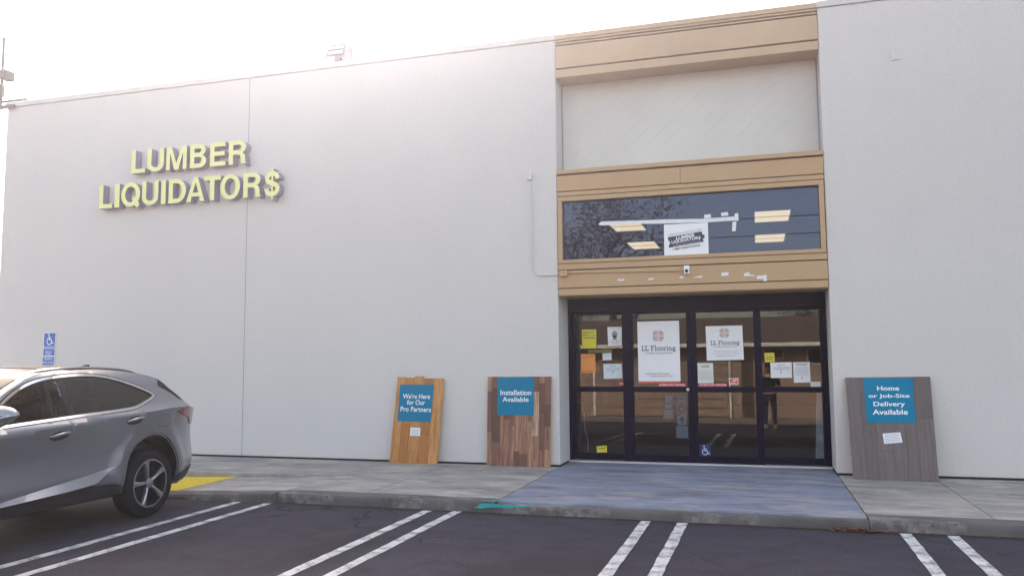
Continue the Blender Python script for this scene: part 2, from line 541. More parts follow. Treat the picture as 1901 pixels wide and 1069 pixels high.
def arc(cx, cy, r, a0, a1, n=14, ry=None):
    ry = ry or r
    return [(cx + r * math.cos(R(a0 + (a1 - a0) * i / n)), cy + ry * math.sin(R(a0 + (a1 - a0) * i / n))) for i in range(n + 1)]

def wheelchair():
    """access symbol in a unit box, y up"""
    p = [arc(0.36, 0.91, 0.085, 0, 360, 12)[:-1]]
    p += stroke([(0.37, 0.80), (0.42, 0.45), (0.68, 0.45), (0.82, 0.12), (0.95, 0.17)], 0.10)
    p += stroke([(0.40, 0.63), (0.66, 0.63)], 0.085)
    p += stroke(arc(0.44, 0.32, 0.29, 120, 350, 18), 0.085)
    return p

def starburst():
    """emblem of diagonal strokes in four quadrants, unit box, y up"""
    p = []
    for qx, qy in ((1, 1), (-1, 1), (-1, -1), (1, -1)):
        for o, a, b in ((0.0, 0.13, 0.58), (0.19, 0.30, 0.58), (-0.19, 0.30, 0.58)):
            p += stroke([(0.5 + qx * (t + o) / 1.414, 0.5 + qy * (t - o) / 1.414) for t in (a, b)], 0.10)
    return p

def slab_word():
    """the words 'LL Flooring' in a slab-serif face drawn with strokes; returns polygons in a unit box, y up"""
    W_ = 0.13
    G = {
     'L': (0.62, [[(0.16, 0), (0.16, 1)], [(0.02, 0.97), (0.34, 0.97)], [(0.02, 0.03), (0.56, 0.03)], [(0.56, 0.03), (0.56, 0.24)]]),
     'F': (0.66, [[(0.16, 0), (0.16, 1)], [(0.02, 0.97), (0.60, 0.97)], [(0.60, 0.97), (0.60, 0.78)], [(0.16, 0.52), (0.48, 0.52)], [(0.02, 0.03), (0.34, 0.03)]]),
     'l': (0.32, [[(0.16, 0), (0.16, 1.04)], [(0.02, 1.02), (0.16, 1.02)], [(0.02, 0.03), (0.30, 0.03)]]),
     'o': (0.60, [arc(0.29, 0.34, 0.235, 0, 360, 16, 0.32)]),
     'r': (0.44, [[(0.14, 0), (0.14, 0.66)], [(0.02, 0.64), (0.14, 0.64)], [(0.02, 0.03), (0.28, 0.03)], [(0.14, 0.48), (0.24, 0.62), (0.40, 0.64)]]),
     'i': (0.32, [[(0.16, 0), (0.16, 0.66)], [(0.03, 0.64), (0.16, 0.64)], [(0.02, 0.03), (0.30, 0.03)], [(0.16, 0.88), (0.16, 1.0)]]),
     'n': (0.66, [[(0.14, 0), (0.14, 0.66)], [(0.02, 0.64), (0.14, 0.64)], [(0.03, 0.03), (0.25, 0.03)], [(0.14, 0.48), (0.26, 0.63), (0.42, 0.62), (0.50, 0.48), (0.50, 0)], [(0.40, 0.03), (0.62, 0.03)]]),
     'g': (0.58, [arc(0.26, 0.42, 0.20, 0, 360, 16, 0.22), [(0.40, 0.60), (0.56, 0.66)], [(0.16, 0.22), (0.14, 0.10), (0.44, 0.04), (0.50, -0.14), (0.36, -0.28), (0.12, -0.24), (0.08, -0.08), (0.2, 0.06)]]),
     ' ': (0.34, []),
    }
    x = 0
    P = []
    for ch in "LL Flooring":
        w, st = G[ch]
        for s in st: P += [[(a + x, b) for a, b in q] for q in stroke(s, W_ if ch in 'LF' else 0.115)]
        x += w + 0.05
    return [[(a / x, (b + 0.3) / 1.36) for a, b in q] for q in P]

class Sheet:
    """a flat sheet from four 3D corners (TL, TR, BR, BL) with a real thickness; writing is laid on its face"""
    def __init__(self, name, label, cat, quad, m, group=None, th=0.002, parent=None, build=True):
        self.q = [Vector(p) for p in quad]
        self.n = (self.q[3] - self.q[0]).cross(self.q[1] - self.q[0]).normalized()
        if self.n.y > 0: self.n = -self.n
        self.k = 0
        self.th = th
        self.o = None
        if build:
            mb = MB()
            v = [p + self.n * th for p in self.q] + self.q
            mb.add(v, [(0, 1, 2, 3), (7, 6, 5, 4), (0, 4, 5, 1), (1, 5, 6, 2), (2, 6, 7, 3), (3, 7, 4, 0)])
            self.o = mb.build(name, m, parent)
            if parent is None: tag(self.o, label, cat, group)
    def map(self, s, t, d=0.0):
        a = self.q[0].lerp(self.q[1], s)
        b = self.q[3].lerp(self.q[2], s)
        return a.lerp(b, t) + self.n * (self.th + d)
    def ink(self, name, polys, m, faces=None):
        """polys: list of polygons in (s, t) -> one flat child mesh just above the sheet"""
        self.k += 1
        mb = MB()
        d = 0.0012 * self.k
        if faces is not None:
            mb.add([self.map(s, t, d) for s, t in polys], faces)
        else:
            for i, q in enumerate(polys): mb.add([self.map(s, t, d + 0.00001 * i) for s, t in q], [tuple(range(len(q)))])
        return mb.build(name, m, self.o, fix=False)
    def text(self, s, bl, br, tl, m, bold=0.0, name='lettering'):
        vs, fs, asp = text_polys(s, bold)
        P = [(bl[0] + a * (br[0] - bl[0]) + b * (tl[0] - bl[0]), bl[1] + a * (br[1] - bl[1]) + b * (tl[1] - bl[1])) for a, b in vs]
        return self.ink(name, P, m, fs)
    def line(self, s, s0, s1, t0, t1, m, bold=0.0, name='lettering'):
        """word(s) filling the box s0..s1, t0 (top) .. t1 (bottom)"""
        return self.text(s, (s0, t1), (s1, t1), (s0, t0), m, bold, name)
    def icon(self, polys, s0, s1, t0, t1, m, name='emblem'):
        return self.ink(name, [[(s0 + a * (s1 - s0), t1 + b * (t0 - t1)) for a, b in q] for q in polys], m)
    def scribble(self, rows, m, seed=1, name='small_print'):
        """rows: (s0, s1, t, h): dashes for print too small to read"""
        rnd = random.Random(seed)
        P = []
        for s0, s1, t, h in rows:
            s = s0
            while s < s1:
                w = rnd.uniform(0.03, 0.12) * (s1 - s0) + 0.01
                e = min(s + w, s1)
                P.append([(s, t), (e, t), (e, t + h), (s, t + h)])
                s = e + 0.02
        return self.ink(name, P, m)
    def rect(self, s0, s1, t0, t1, m, name='panel'):
        return self.ink(name, [[(s0, t0), (s1, t0), (s1, t1), (s0, t1)]], m)

def wq(y, pts): return [(x, y, z) for x, z in pts]

# ------------------------------------------------------------------ ground
SW = 0.105          # sidewalk level
structure("asphalt_ground", MB().add([(-300, -300, 0), (300, -300, 0), (300, 300, 0), (-300, 300, 0)], [(0, 1, 2, 3)]), M['asphalt'])
structure("driveway", MB().add([(-14, -18.4, 0.004), (8, -18.4, 0.004), (8, -13.6, 0.004), (-14, -13.6, 0.004)], [(0, 1, 2, 3)]), M['drive'])

# parking stripes: worn strips with wobbling edges
def stripe(x0, x1, ya, yb, w, seed):
    rnd = random.Random(seed)
    n = 70
    v, f = [], []
    dr = 0
    for i in range(n + 1):
        t = i / n
        y = ya + (yb - ya) * t
        x = x0 + (x1 - x0) * t
        dr = dr * 0.9 + rnd.uniform(-0.0018, 0.0018)
        a = w / 2 + rnd.uniform(-0.0035, 0.0025)
        v += [(x - a + dr, y, 0.004), (x + a + dr, y + rnd.uniform(-.004, .004) * (i == 0), 0.004)]
    for i in range(n): f.append((2 * i, 2 * i + 1, 2 * i + 3, 2 * i + 2))
    return MB().add(v, f)
for i, (xa, xb) in enumerate([(-5.535, -5.535), (-5.15, -5.165), (-3.29, -3.31), (-2.975, -2.99), (-1.05, -1.115), (-0.71, -0.78), (1.20, 1.14), (1.575, 1.53), (3.45, 3.42), (3.80, 3.78), (-7.78, -7.78), (-7.42, -7.42)]):
    structure("parking_stripe", stripe(xa, xb, -2.93 if i != 3 else -2.89, -8.2, 0.098, i), M['line'])

# sidewalk: slabs with open joints over a dark bed
bed = MB().box(-5.1, 12, -2.80, 0.75, 0.0, 0.085)
bed.box(-13.5, -5.1, -1.44, 0.0, 0.0, 0.085)
structure("sidewalk_bed", bed, M['joint'])
J = 0.005
def slab(mb, x0, x1, y0, y1, zt=SW): mb.bbox(x0 + J, x1 - J, y0 + J, y1 - J, zt - 0.06, zt, 0.006)
sw = MB()
for x0, x1 in ((-5.1, -4.13), (-4.13, -2.585)): slab(sw, x0, x1, -2.62, 0.0)
for x0, x1 in ((0.92, 1.98), (1.98, 3.5), (3.5, 5.0), (5.0, 6.5), (6.5, 8.0), (8.0, 12.0)): slab(sw, x0, x1, -2.62, 0.0)
for x0, x1 in ((-6.6, -5.1), (-8.1, -6.6), (-9.6, -8.1), (-13.5, -9.6)): slab(sw, x0, x1, -1.44, 0.0)
structure("sidewalk", sw, M['walk'])
structure("entrance_pad", MB().bbox(-2.585 + J, 0.92 - J, -2.80, 0.74, 0.045, SW + 0.002, 0.012), M['blue_walk'])

# kerb: rounded nose, a joint every run
def kerb_run(x0, x1, zt0, zt1, yf=-2.86, seed=0):
    rnd = random.Random(seed)
    n = max(4, int((x1 - x0) / 0.12))
    v, f = [], []
    for i in range(n + 1):
        t = i / n
        x = x0 + (x1 - x0) * t
        h = zt0 + (zt1 - zt0) * t
        j = rnd.uniform(-.004, .004)
        prof = [(yf - 0.012, -0.02), (yf - 0.006 + j, h * 0.5), (yf + j, h - 0.024), (yf + 0.009 + j * .6, h - 0.008), (yf + 0.030, h), (yf + 0.238, h), (yf + 0.238, -0.02)]
        v += [(x, a, b) for a, b in prof]
    k = 7
    for i in range(n):
        for q in range(k - 1): f.append((i * k + q, i * k + q + 1, (i + 1) * k + q + 1, (i + 1) * k + q))
    f += [tuple(range(k)), tuple(range(n * k + k - 1, n * k - 1, -1))]
    return MB().add(v, f)
for i, (a, b) in enumerate([(-5.095, -2.588), (0.925, 3.6), (3.61, 6.6), (6.61, 12)]):
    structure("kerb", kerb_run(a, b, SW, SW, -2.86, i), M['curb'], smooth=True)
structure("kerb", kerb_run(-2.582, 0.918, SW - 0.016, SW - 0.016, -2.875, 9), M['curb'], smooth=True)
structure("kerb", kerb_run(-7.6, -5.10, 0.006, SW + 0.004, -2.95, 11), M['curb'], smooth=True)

# kerb ramp falling to the left, its upstand and the yellow warning mat
rp = MB()
rp.add([(-7.6, -2.72, 0.006), (-5.1, -2.72, SW), (-5.1, -1.45, SW), (-7.6, -1.45, 0.006), (-7.6, -2.72, -0.05), (-5.1, -2.72, -0.05), (-5.1, -1.45, -0.05), (-7.6, -1.45, -0.05)],
       [(0, 1, 2, 3), (4, 7, 6, 5), (0, 4, 5, 1), (1, 5, 6, 2), (2, 6, 7, 3), (3, 7, 4, 0)])
structure("ramp", rp, M['walk'])
structure("ramp_kerb", MB().bbox(-13.5, -5.12, -1.56, -1.446, 0.0, SW + 0.003, 0.012), M['walk'])
mt = MB()
tx0, tx1, ty0, ty1 = -7.55, -6.55, -2.72, -1.57
rz = lambda x: 0.006 + (SW - 0.006) * (x + 7.6) / 2.5
# the mat's right edge runs skew to the kerb
def mat_quad(a0, a1, b0, b1, dz):
    P = []
    for a, b in ((a0, b0), (a1, b0), (a1, b1), (a0, b1)):
        x = tx0 + (tx1 - tx0) * a
        y = ty0 + (ty1 - ty0) * b
        P.append((x, y, rz(x) + dz))
    return P
q = mat_quad(0, 1, 0, 1, 0.008); q2 = mat_quad(0, 1, 0, 1, 0.001)
mt.add(q + q2, [(0, 1, 2, 3), (0, 4, 5, 1), (1, 5, 6, 2), (2, 6, 7, 3), (3, 7, 4, 0)])
for i in range(24):
    for j in range(24):
        c = mat_quad((i + .5) / 24, (i + .5) / 24, (j + .5) / 24, (j + .5) / 24, 0.008)[0]
        r = 0.012
        mt.add([(c[0] + r * x, c[1] + r * y, c[2]) for x, y in ((-1, -1), (1, -1), (1, 1), (-1, 1))] + [(c[0] + r * .55 * x, c[1] + r * .55 * y, c[2] + 0.006) for x, y in ((-1, -1), (1, -1), (1, 1), (-1, 1))],
               [(4, 5, 6, 7), (0, 1, 5, 4), (1, 2, 6, 5), (2, 3, 7, 6), (3, 0, 4, 7)])
tag(mt.build("warning_mat", M['tactile']), "yellow dimpled warning mat on the kerb ramp behind the parked car", "tactile mat")

gd_ = random.Random(31)
gv, gf = [], []
n = 220
for i in range(n + 1):
    x = -5.05 + 11.5 * i / n
    w = 0.035 + 0.05 * abs(math.sin(x * 1.9) * math.sin(x * 0.7 + 1)) + gd_.uniform(0, .035)
    gv += [(x, -2.865, 0.0025), (x, -2.885 - w, 0.0025)]
for i in range(n): gf.append((2 * i, 2 * i + 1, 2 * i + 3, 2 * i + 2))
structure("gutter_dirt", MB().add(gv, gf), mat("gutter_dirt", (0.030, 0.015, 0.016), 0.95, var=0.5, vscale=25))
# teal paint splash on the kerb
sp = MB()
def kface(pts, y, d=0.0): return [(x, y, z) for x, z in pts]
rs = random.Random(3)
sp.add([(x, -2.883, z) for x, z in ((-2.80, 0.048), (-2.76, 0.062), (-2.74, 0.085), (-2.68, 0.094), (-2.50, 0.090), (-2.45, 0.078), (-2.52, 0.058), (-2.66, 0.05), (-2.74, 0.036))], [tuple(range(9))])
sp.add([(x, -2.893, z) for x, z in ((-2.50, 0.092), (-2.34, 0.089), (-2.17, 0.088), (-2.28, 0.074), (-2.40, 0.060), (-2.50, 0.058))], [tuple(range(6))])
sp.add([(x, y, SW + 0.0035) for x, y in ((-2.74, -2.845), (-2.60, -2.835), (-2.50, -2.80), (-2.62, -2.77), (-2.70, -2.80))], [tuple(range(5))])
structure("paint_splash", sp, M['teal'])

# ------------------------------------------------------------------ the store
store = thing("store_building", "wide pale stucco shop building with a tan framed recessed glass entrance", "shop", (0, 0, 0.1))
XL, XR = -2.575, 0.91
TOP = 6.04
lw = MB().bbox(-12.5, XL, 0, 0.92, 0.128, TOP, 0.012)
lw_o = lw.build("wall", M['stucco'], store)
rw_o = MB().bbox(XR, 11, 0, 0.92, 0.128, TOP, 0.012).build("wall", M['stucco'], store)
MB().box(-12.48, XL - .02, 0.02, 0.9, 0.06, 0.13).box(XR + .02, 10.98, 0.02, 0.9, 0.06, 0.13).build("base_flashing", M['flash'], store)
MB().box(-12.49, -12.2, 0.93, 22, 0.1, TOP - .01).box(10.7, 10.99, 0.93, 22, 0.1, TOP - .01).box(-12.49, 10.99, 22.01, 22.3, 0.1, TOP - .01).build("outer_wall", M['stucco'], store)
cp = MB()
cp.bbox(-12.53, XL + 0.01, -0.022, 0.95, TOP + .002, TOP + 0.09, 0.008).bbox(XR - 0.01, 11.03, -0.022, 0.95, TOP + .002, TOP + 0.09, 0.008)
cp.bbox(-12.53, -12.17, 0.96, 22.3, TOP, TOP + 0.085, 0.008)
cp.build("coping", M['coping'], store)
MB().box(-12.2, 10.7, 0.93, 22, 5.3, 5.5).build("roof", M['inside'], store)
# vertical panel joint in the left wall
MB().box(-7.566, -7.556, -0.0015, 0.01, 0.13, TOP).build("wall_joint", M['greyink'], store)
MB().bbox(1.81 - .06, 1.81 + .06, -0.012, 0.0, 5.294 - .05, 5.294 + .05, 0.003).build("cover_plate", M['stucco'], store)

# recess: diagonal siding, upper fascia, lower band
MB().box(XL, XR, 0.37, 0.9, 4.10, 5.52).build("siding_panel", M['siding'], store)
for xa_ in (XL, XR - 0.018): MB().box(xa_, xa_ + 0.018, 0.352, 0.369, 4.17, 5.48).build("corner_bead", M['greyink'], store)
def bands(rows, d1, x0=XL + 0.006, x1=XR - 0.006):
    mb = MB()
    for z0, z1, yf in rows: mb.bbox(x0, x1, yf, d1, z0, z1, 0.004)
    return mb
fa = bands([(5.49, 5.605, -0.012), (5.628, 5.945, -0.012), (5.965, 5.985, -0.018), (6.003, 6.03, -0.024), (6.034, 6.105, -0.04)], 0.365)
fa.build("fascia", M['tan_veiled'], store)
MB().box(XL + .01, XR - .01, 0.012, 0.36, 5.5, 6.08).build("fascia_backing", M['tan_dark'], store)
gz0, gz1, gx0, gx1 = 2.907, 3.724, -2.504, 0.838
bd = bands([(2.42, 2.508, -0.014), (2.522, 2.757, -0.014), (2.774, 2.852, -0.014), (3.797, 3.855, -0.014), (4.107, 4.166, -0.034)], 0.30)
bd.bbox(XL + .006, -0.885, -0.014, 0.3, 3.868, 4.085, 0.003).bbox(-0.881, XR - .006, -0.014, 0.3, 3.868, 4.085, 0.003)
bd.build("band", M['tan'], store)
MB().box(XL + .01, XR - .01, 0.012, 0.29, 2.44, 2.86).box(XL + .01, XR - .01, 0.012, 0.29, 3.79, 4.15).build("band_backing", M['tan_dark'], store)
MB().box(XL, XR, 0.0, 0.9, 2.412, 2.418).build("soffit", M['tan'], store)
win = MB()
win.bbox(XL + .012, XR - .012, -0.026, 0.10, 2.858, gz0, 0.004).bbox(XL + .012, XR - .012, -0.026, 0.10, gz1, 3.785, 0.004)
win.bbox(XL + .012, gx0, -0.024, 0.10, gz0 + .001, gz1 - .001, 0.004).bbox(gx1, XR - .012, -0.024, 0.10, gz0 + .001, gz1 - .001, 0.004)
wf = win.build("window", M['tan'], store)
MB().box(gx0, gx1, 0.05, 0.056, gz0, gz1).build("pane", M['wglass'], wf)
MB().box(XL, XR, 0.30, 0.92, 4.0, 4.1).build("lintel", M['inside'], store)

# entrance: dark bronze frame, four glazed leaves
dx0, dx1 = XL + 0.004, XR - 0.004
G_ = 0.65
ef = MB()
ef.bbox(dx0, -2.527, 0.585, 0.72, SW + .03, 2.405, 0.004).bbox(0.866, dx1, 0.585, 0.72, SW + .03, 2.405, 0.004)
ef.bbox(-2.526, 0.865, 0.56, 0.74, 2.215, 2.405, 0.006)
ef.build("door_frame", M['bronze'], store)
MB().bbox(dx0, dx1, 0.50, 0.75, SW + .003, SW + 0.03, 0.006).build("threshold", M['alu'], store)
"""glass rectangles read off the facade: x0, x1 of the clear opening, y of the leaf"""
zt, zm1, zm0, zb = 2.178, 1.161, 1.087, 0.225
leaves = [(-2.526, -1.790, -2.479, -1.733, 0.66, 'left'),
          (-1.795, -0.85, -1.646, -0.907, 0.61, 'mid'),
          (-0.846, 0.078, -0.776, -0.016, 0.61, 'mid'),
          (0.060, 0.865, 0.06, 0.825, 0.66, 'right')]
TX, TZ = -0.0126, 0.0139            # the leaves do not hang quite square: this is what turns their reflections
for i, (x0, x1, a, b, y, kind) in enumerate(leaves):
    m = MB()
    d = 0.022
    z0 = SW + 0.032 if kind != 'mid' else SW + 0.028
    if i == 1: x1 = -0.852
    m.bbox(x0, a, y - d, y + d, z0, 2.214, 0.003).bbox(b, x1, y - d, y + d, z0, 2.214, 0.003)
    m.bbox(a, b, y - d + .001, y + d - .001, z0, zb, 0.003).bbox(a, b, y - d + .001, y + d - .001, zt, 2.213, 0.003)
    leaf = m.build("sliding_door", M['bronze'], store)
    MB().bbox(a, b, y - d - .004, y + d, zm0, zm1, 0.003).build("push_rail", M['bronze'], leaf)
    for q0, q1 in ((zb, zm0), (zm1, zt)):
        p = MB()
        xm, zmid = (a + b) / 2, (q0 + q1) / 2
        v = [(x, y + (x - xm) * TX + (z - zmid) * TZ, z) for x, z in ((a, q0), (b, q0), (b, q1), (a, q1))]
        p.add(v, [(0, 1, 2, 3)])
        p.build("pane", M['glass'], leaf, fix=False)
    if i == 1:
        lk = MB().lathe([(0, 0.0), (0, 0.02), (0.012, 0.02), (0.014, 0.012), (0.010, 0.0)], (-0.905, y - d - .016, 1.124), 'y', 20)
        lk.build("lock", M['alu'], leaf)

# inside of the shop: dark room with a tiled ceiling
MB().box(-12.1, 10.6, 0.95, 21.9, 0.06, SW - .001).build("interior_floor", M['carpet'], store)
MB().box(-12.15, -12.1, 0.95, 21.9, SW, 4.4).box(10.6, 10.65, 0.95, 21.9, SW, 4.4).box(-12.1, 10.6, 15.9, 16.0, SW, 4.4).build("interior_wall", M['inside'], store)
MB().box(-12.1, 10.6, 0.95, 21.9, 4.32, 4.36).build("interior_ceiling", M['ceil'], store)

# lit troffers seen through the upper window
for i, (x, y) in enumerate([(0.395, 5.53), (0.40, 8.51), (-2.46, 5.75), (-2.50, 8.69)]):
    t = thing("ceiling_light", ["lit ceiling light at the right of the window, nearer the glass and larger", "lit ceiling light low at the right of the window, under the larger one",
              "lit ceiling light at the left of the window behind the white tape", "lit ceiling light between the tape and the white poster in the window"][i], "ceiling light", (x, y, 4.30), "lit ceiling lights inside the shop")
    fr = MB()
    fr.box(x - .35, x - .32, y - .67, y + .67, 4.285, 4.318).box(x + .32, x + .35, y - .67, y + .67, 4.285, 4.318)
    fr.box(x - .32, x + .32, y - .67, y - .64, 4.285, 4.318).box(x - .32, x + .32, y + .64, y + .67, 4.285, 4.318)
    fr.box(x - .32, x + .32, y - .012, y + .012, 4.285, 4.295)
    fr.build("frame", M['alu'], t)
    MB().box(x - .32, x + .32, y - .64, y + .64, 4.297, 4.31).build("diffuser", M['lamp'], t)

# ------------------------------------------------------------------ channel letters on the left wall
sign = thing("shop_sign", "yellow faced block letters in two rows on the left stucco wall", "sign", (-9.0, 0, 2.5))
def ell(cx, cy, rx, ry, a0, a1, n=20): return arc(cx, cy, rx, a0, a1, n, ry)
def glyph(ch, w, h, s):
    """grotesque capitals as (outline, holes) in metres"""
    t = s * 0.86
    if ch == 'L': return [([(0, 0), (w, 0), (w, t), (s, t), (s, h), (0, h)], [])]
    if ch == 'I': return [([(0, 0), (w, 0), (w, h), (0, h)], [])]
    if ch == 'T': return [([(w / 2 - s / 2, 0), (w / 2 + s / 2, 0), (w / 2 + s / 2, h - t), (w, h - t), (w, h), (0, h), (0, h - t), (w / 2 - s / 2, h - t)], [])]
    if ch == 'E': return [([(0, 0), (w, 0), (w, t), (s, t), (s, h * .43), (w * .94, h * .43), (w * .94, h * .43 + t), (s, h * .43 + t), (s, h - t), (w * .98, h - t), (w * .98, h), (0, h)], [])]
    if ch == 'U':
        r = h * .33
        return [([(0, h)] + ell(w / 2, r, w / 2, r, 180, 360) + [(w, h), (w - s, h)] + ell(w / 2, r, w / 2 - s, r - t, 360, 180) + [(s, h)], [])]
    if ch == 'M':
        q = s * .86
        return [([(0, 0), (q, 0), (q, h * .74), (w / 2 - q * .55, 0), (w / 2 + q * .55, 0), (w - q, h * .74), (w - q, 0), (w, 0), (w, h), (w - q * 1.45, h), (w / 2, h * .27), (q * 1.45, h), (0, h)], [])]
    if ch == 'B':
        out = [(0, 0)] + ell(w * .58, h * .277, w * .42, h * .277, -90, 62) + ell(w * .56, h * .75, w * .40, h * .25, -58, 90) + [(0, h)]
        return [(out, [[(s, t)] + ell(w * .57, (t + h * .46) / 2, w * .43 - s, (h * .46 - t) / 2, -90, 90, 12) + [(s, h * .46)],
                       [(s, h * .46 + t)] + ell(w * .55, (h * .46 + t + h - t) / 2, w * .41 - s, (h * .54 - 2 * t) / 2, -90, 90, 12) + [(s, h - t)]])]
    if ch == 'R':
        out = [(0, 0), (s, 0), (s, h * .41), (w * .50, h * .41), (w * .64, h * .38), (w * .69, h * .28), (w * .71, h * .08), (w * .75, 0), (w, 0), (w, h * .03), (w * .955, h * .08), (w * .945, h * .26), (w * .90, h * .40), (w * .80, h * .465)]
        out += ell(w * .58, h * .72, w * .40, h * .28, -38, 90) + [(0, h)]
        lo, hi = h * .41 + t, h - t
        return [(out, [[(s, lo)] + ell(w * .56, (lo + hi) / 2, w * .42 - s, (hi - lo) / 2, -90, 90, 12) + [(s, hi)]])]
    if ch == 'D':
        return [([(0, 0)] + ell(w * .44, h / 2, w * .56, h / 2, -90, 90) + [(0, h)], [[(s, t)] + ell(w * .44, h / 2, w * .56 - s, h / 2 - t, -90, 90) + [(s, h - t)]])]
    if ch == 'O':
        return [(ell(w / 2, h / 2, w / 2, h / 2, 0, 360, 40)[:-1], [ell(w / 2, h / 2, w / 2 - s, h / 2 - t, 0, 360, 36)[:-1]])]
    if ch == 'Q':
        y0 = 0.07 * h
        H = h - y0
        c = y0 + H / 2
        return [(ell(w / 2, c, w / 2, H / 2, -34, 296, 38) + [(w * .86, 0), (w * .98, h * .115)],
                 [ell(w / 2, c, w / 2 - s, H / 2 - t, -22, 298, 34) + [(w * .58, c - H * .20), (w * .66, c - H * .10)]])]
    if ch == 'A':
        return [([(0, 0), (s * 1.08, 0), (w * .285, h * .215), (w * .715, h * .215), (w - s * 1.08, 0), (w, 0), (w * .615, h), (w * .385, h)], [[(w * .34, h * .37), (w * .66, h * .37), (w * .5, h * .80)]])]
    # S with an upright bar through it
    k0, k1 = h * .11, h * .90
    H = k1 - k0
    cl = [(.90, .72), (.84, .86), (.66, .945), (.48, .955), (.26, .91), (.13, .77), (.20, .62), (.46, .535), (.66, .48), (.87, .38), (.88, .22), (.74, .09), (.50, .045), (.26, .08), (.12, .18), (.085, .30)]
    pts = [Vector((s * .45 + a * (w - s * .9), k0 + t * .3 + b * (H - t * .6))) for a, b in cl]
    cr = []
    for i in range(len(pts) - 1):
        p0, p1, p2, p3 = pts[max(i - 1, 0)], pts[i], pts[i + 1], pts[min(i + 2, len(pts) - 1)]
        for j in range(4):
            u = j / 4
            cr.append(0.5 * ((2 * p1) + (p2 - p0) * u + (2 * p0 - 5 * p1 + 4 * p2 - p3) * u * u + (3 * p1 - p0 - 3 * p2 + p3) * u ** 3))
    cr.append(pts[-1])
    A_, B_ = [], []
    for i, p in enumerate(cr):
        d = (cr[min(i + 1, len(cr) - 1)] - cr[max(i - 1, 0)]).normalized()
        nn = Vector((-d.y, d.x)) * s * .46
        A_.append(tuple(p + nn)); B_.append(tuple(p - nn))
    return [(A_ + B_[::-1], []), ([(w / 2 - s * .22, 0), (w / 2 + s * .22, 0), (w / 2 + s * .22, h), (w / 2 - s * .22, h)], [])]
def point_in(p, poly):
    c = False
    for i in range(len(poly)):
        (x1, y1), (x2, y2) = poly[i - 1], poly[i]
        if (y1 > p[1]) != (y2 > p[1]) and p[0] < (x2 - x1) * (p[1] - y1) / (y2 - y1) + x1: c = not c
    return c
def letters(word, spots, yb, depth):
    """channel letters: each a dark return with a yellow face; spots: (x0, x1, z0, z1) on the wall"""
    for ch, (x0, x1, z0, z1) in zip(word, spots):
        body, face = MB(), MB()
        for part, (outer, holes) in enumerate(glyph(ch, x1 - x0, z1 - z0, 0.080)):
            yf = yb - depth + 0.003 * part
            loops = [outer] + holes
            V, E_ = [], []
            for lp in loops:
                k = len(V)
                V += [Vector(p) for p in lp]
                E_ += [(k + i, k + (i + 1) % len(lp)) for i in range(len(lp))]
                body.add([(x0 + a, yb - 0.004, z0 + b) for a, b in lp] + [(x0 + a, yf, z0 + b) for a, b in lp], [(i, (i + 1) % len(lp), len(lp) + (i + 1) % len(lp), len(lp) + i) for i in range(len(lp))])
            VV, _, F, _, _, _ = delaunay_2d_cdt(V, E_, [], 0, 1e-7)
            keep = []
            for f in F:
                c = (sum(VV[i].x for i in f) / 3, sum(VV[i].y for i in f) / 3)
                if point_in(c, outer) and not any(point_in(c, q) for q in holes): keep.append(tuple(f))
            face.add([(x0 + p.x, yf - 0.0005, z0 + p.y) for p in VV], keep)
        lo = body.build("letter", M['letterside'], sign)
        face.build("letter_face", M['letterface'], lo)
r1 = [-9.671, -9.402, -9.36, -9.041, -8.991, -8.604, -8.54, -8.237, -8.165, -7.88, -7.82, -7.505]
z1t, z1b = 5.003, 4.624
letters("LUMBER", [(r1[2 * i], r1[2 * i + 1], z1b, z1t) for i in range(6)], 0.0, 0.14)
r2 = [-10.296, -10.032, -9.984, -9.888, -9.856, -9.483, -9.443, -9.127, -9.072, -8.985, -8.928, -8.6, -8.591, -8.249, -8.268, -7.953, -7.96, -7.602, -7.543, -7.233, -7.184, -6.877]
z2t, z2b = 4.47, 4.082
L2 = []
for i, ch in enumerate("LIQUIDATOR$"):
    a, b = z2b, z2t
    if ch in "O": a, b = a - .008, b + .008
    if ch == "Q": a, b = a - .032, b + .008
    if ch == "$": a, b = 4.02, 4.512
    L2.append((r2[2 * i], r2[2 * i + 1], a, b))
letters("LIQUIDATOR$", L2, 0.0, 0.14)

# ------------------------------------------------------------------ small things fixed on the wall and band
px = -11.194
ps = Sheet("parking_sign", "blue and white accessible parking only sign on the wall above the car roof", "sign",
           wq(-0.004, [(-11.461, 2.071), (-11.206, 2.071), (-11.21, 1.515), (-11.47, 1.516)]), M['lettering'], th=0.006)
ps.rect(0.045, 0.955, 0.02, 0.70, M['adablue'])
ps.icon(wheelchair(), 0.20, 0.85, 0.035, 0.375, M['lettering'])
ps.line("PARKING", 0.06, 0.94, 0.41, 0.515, M['lettering'])
ps.line("ONLY", 0.22, 0.78, 0.555, 0.68, M['lettering'])
ps.rect(0.045, 0.955, 0.735, 0.985, M['adablue'])
ps.line("MINIMUM", 0.16, 0.84, 0.755, 0.84, M['lettering'])
ps.line("FINE $250", 0.08, 0.92, 0.87, 0.955, M['lettering'])

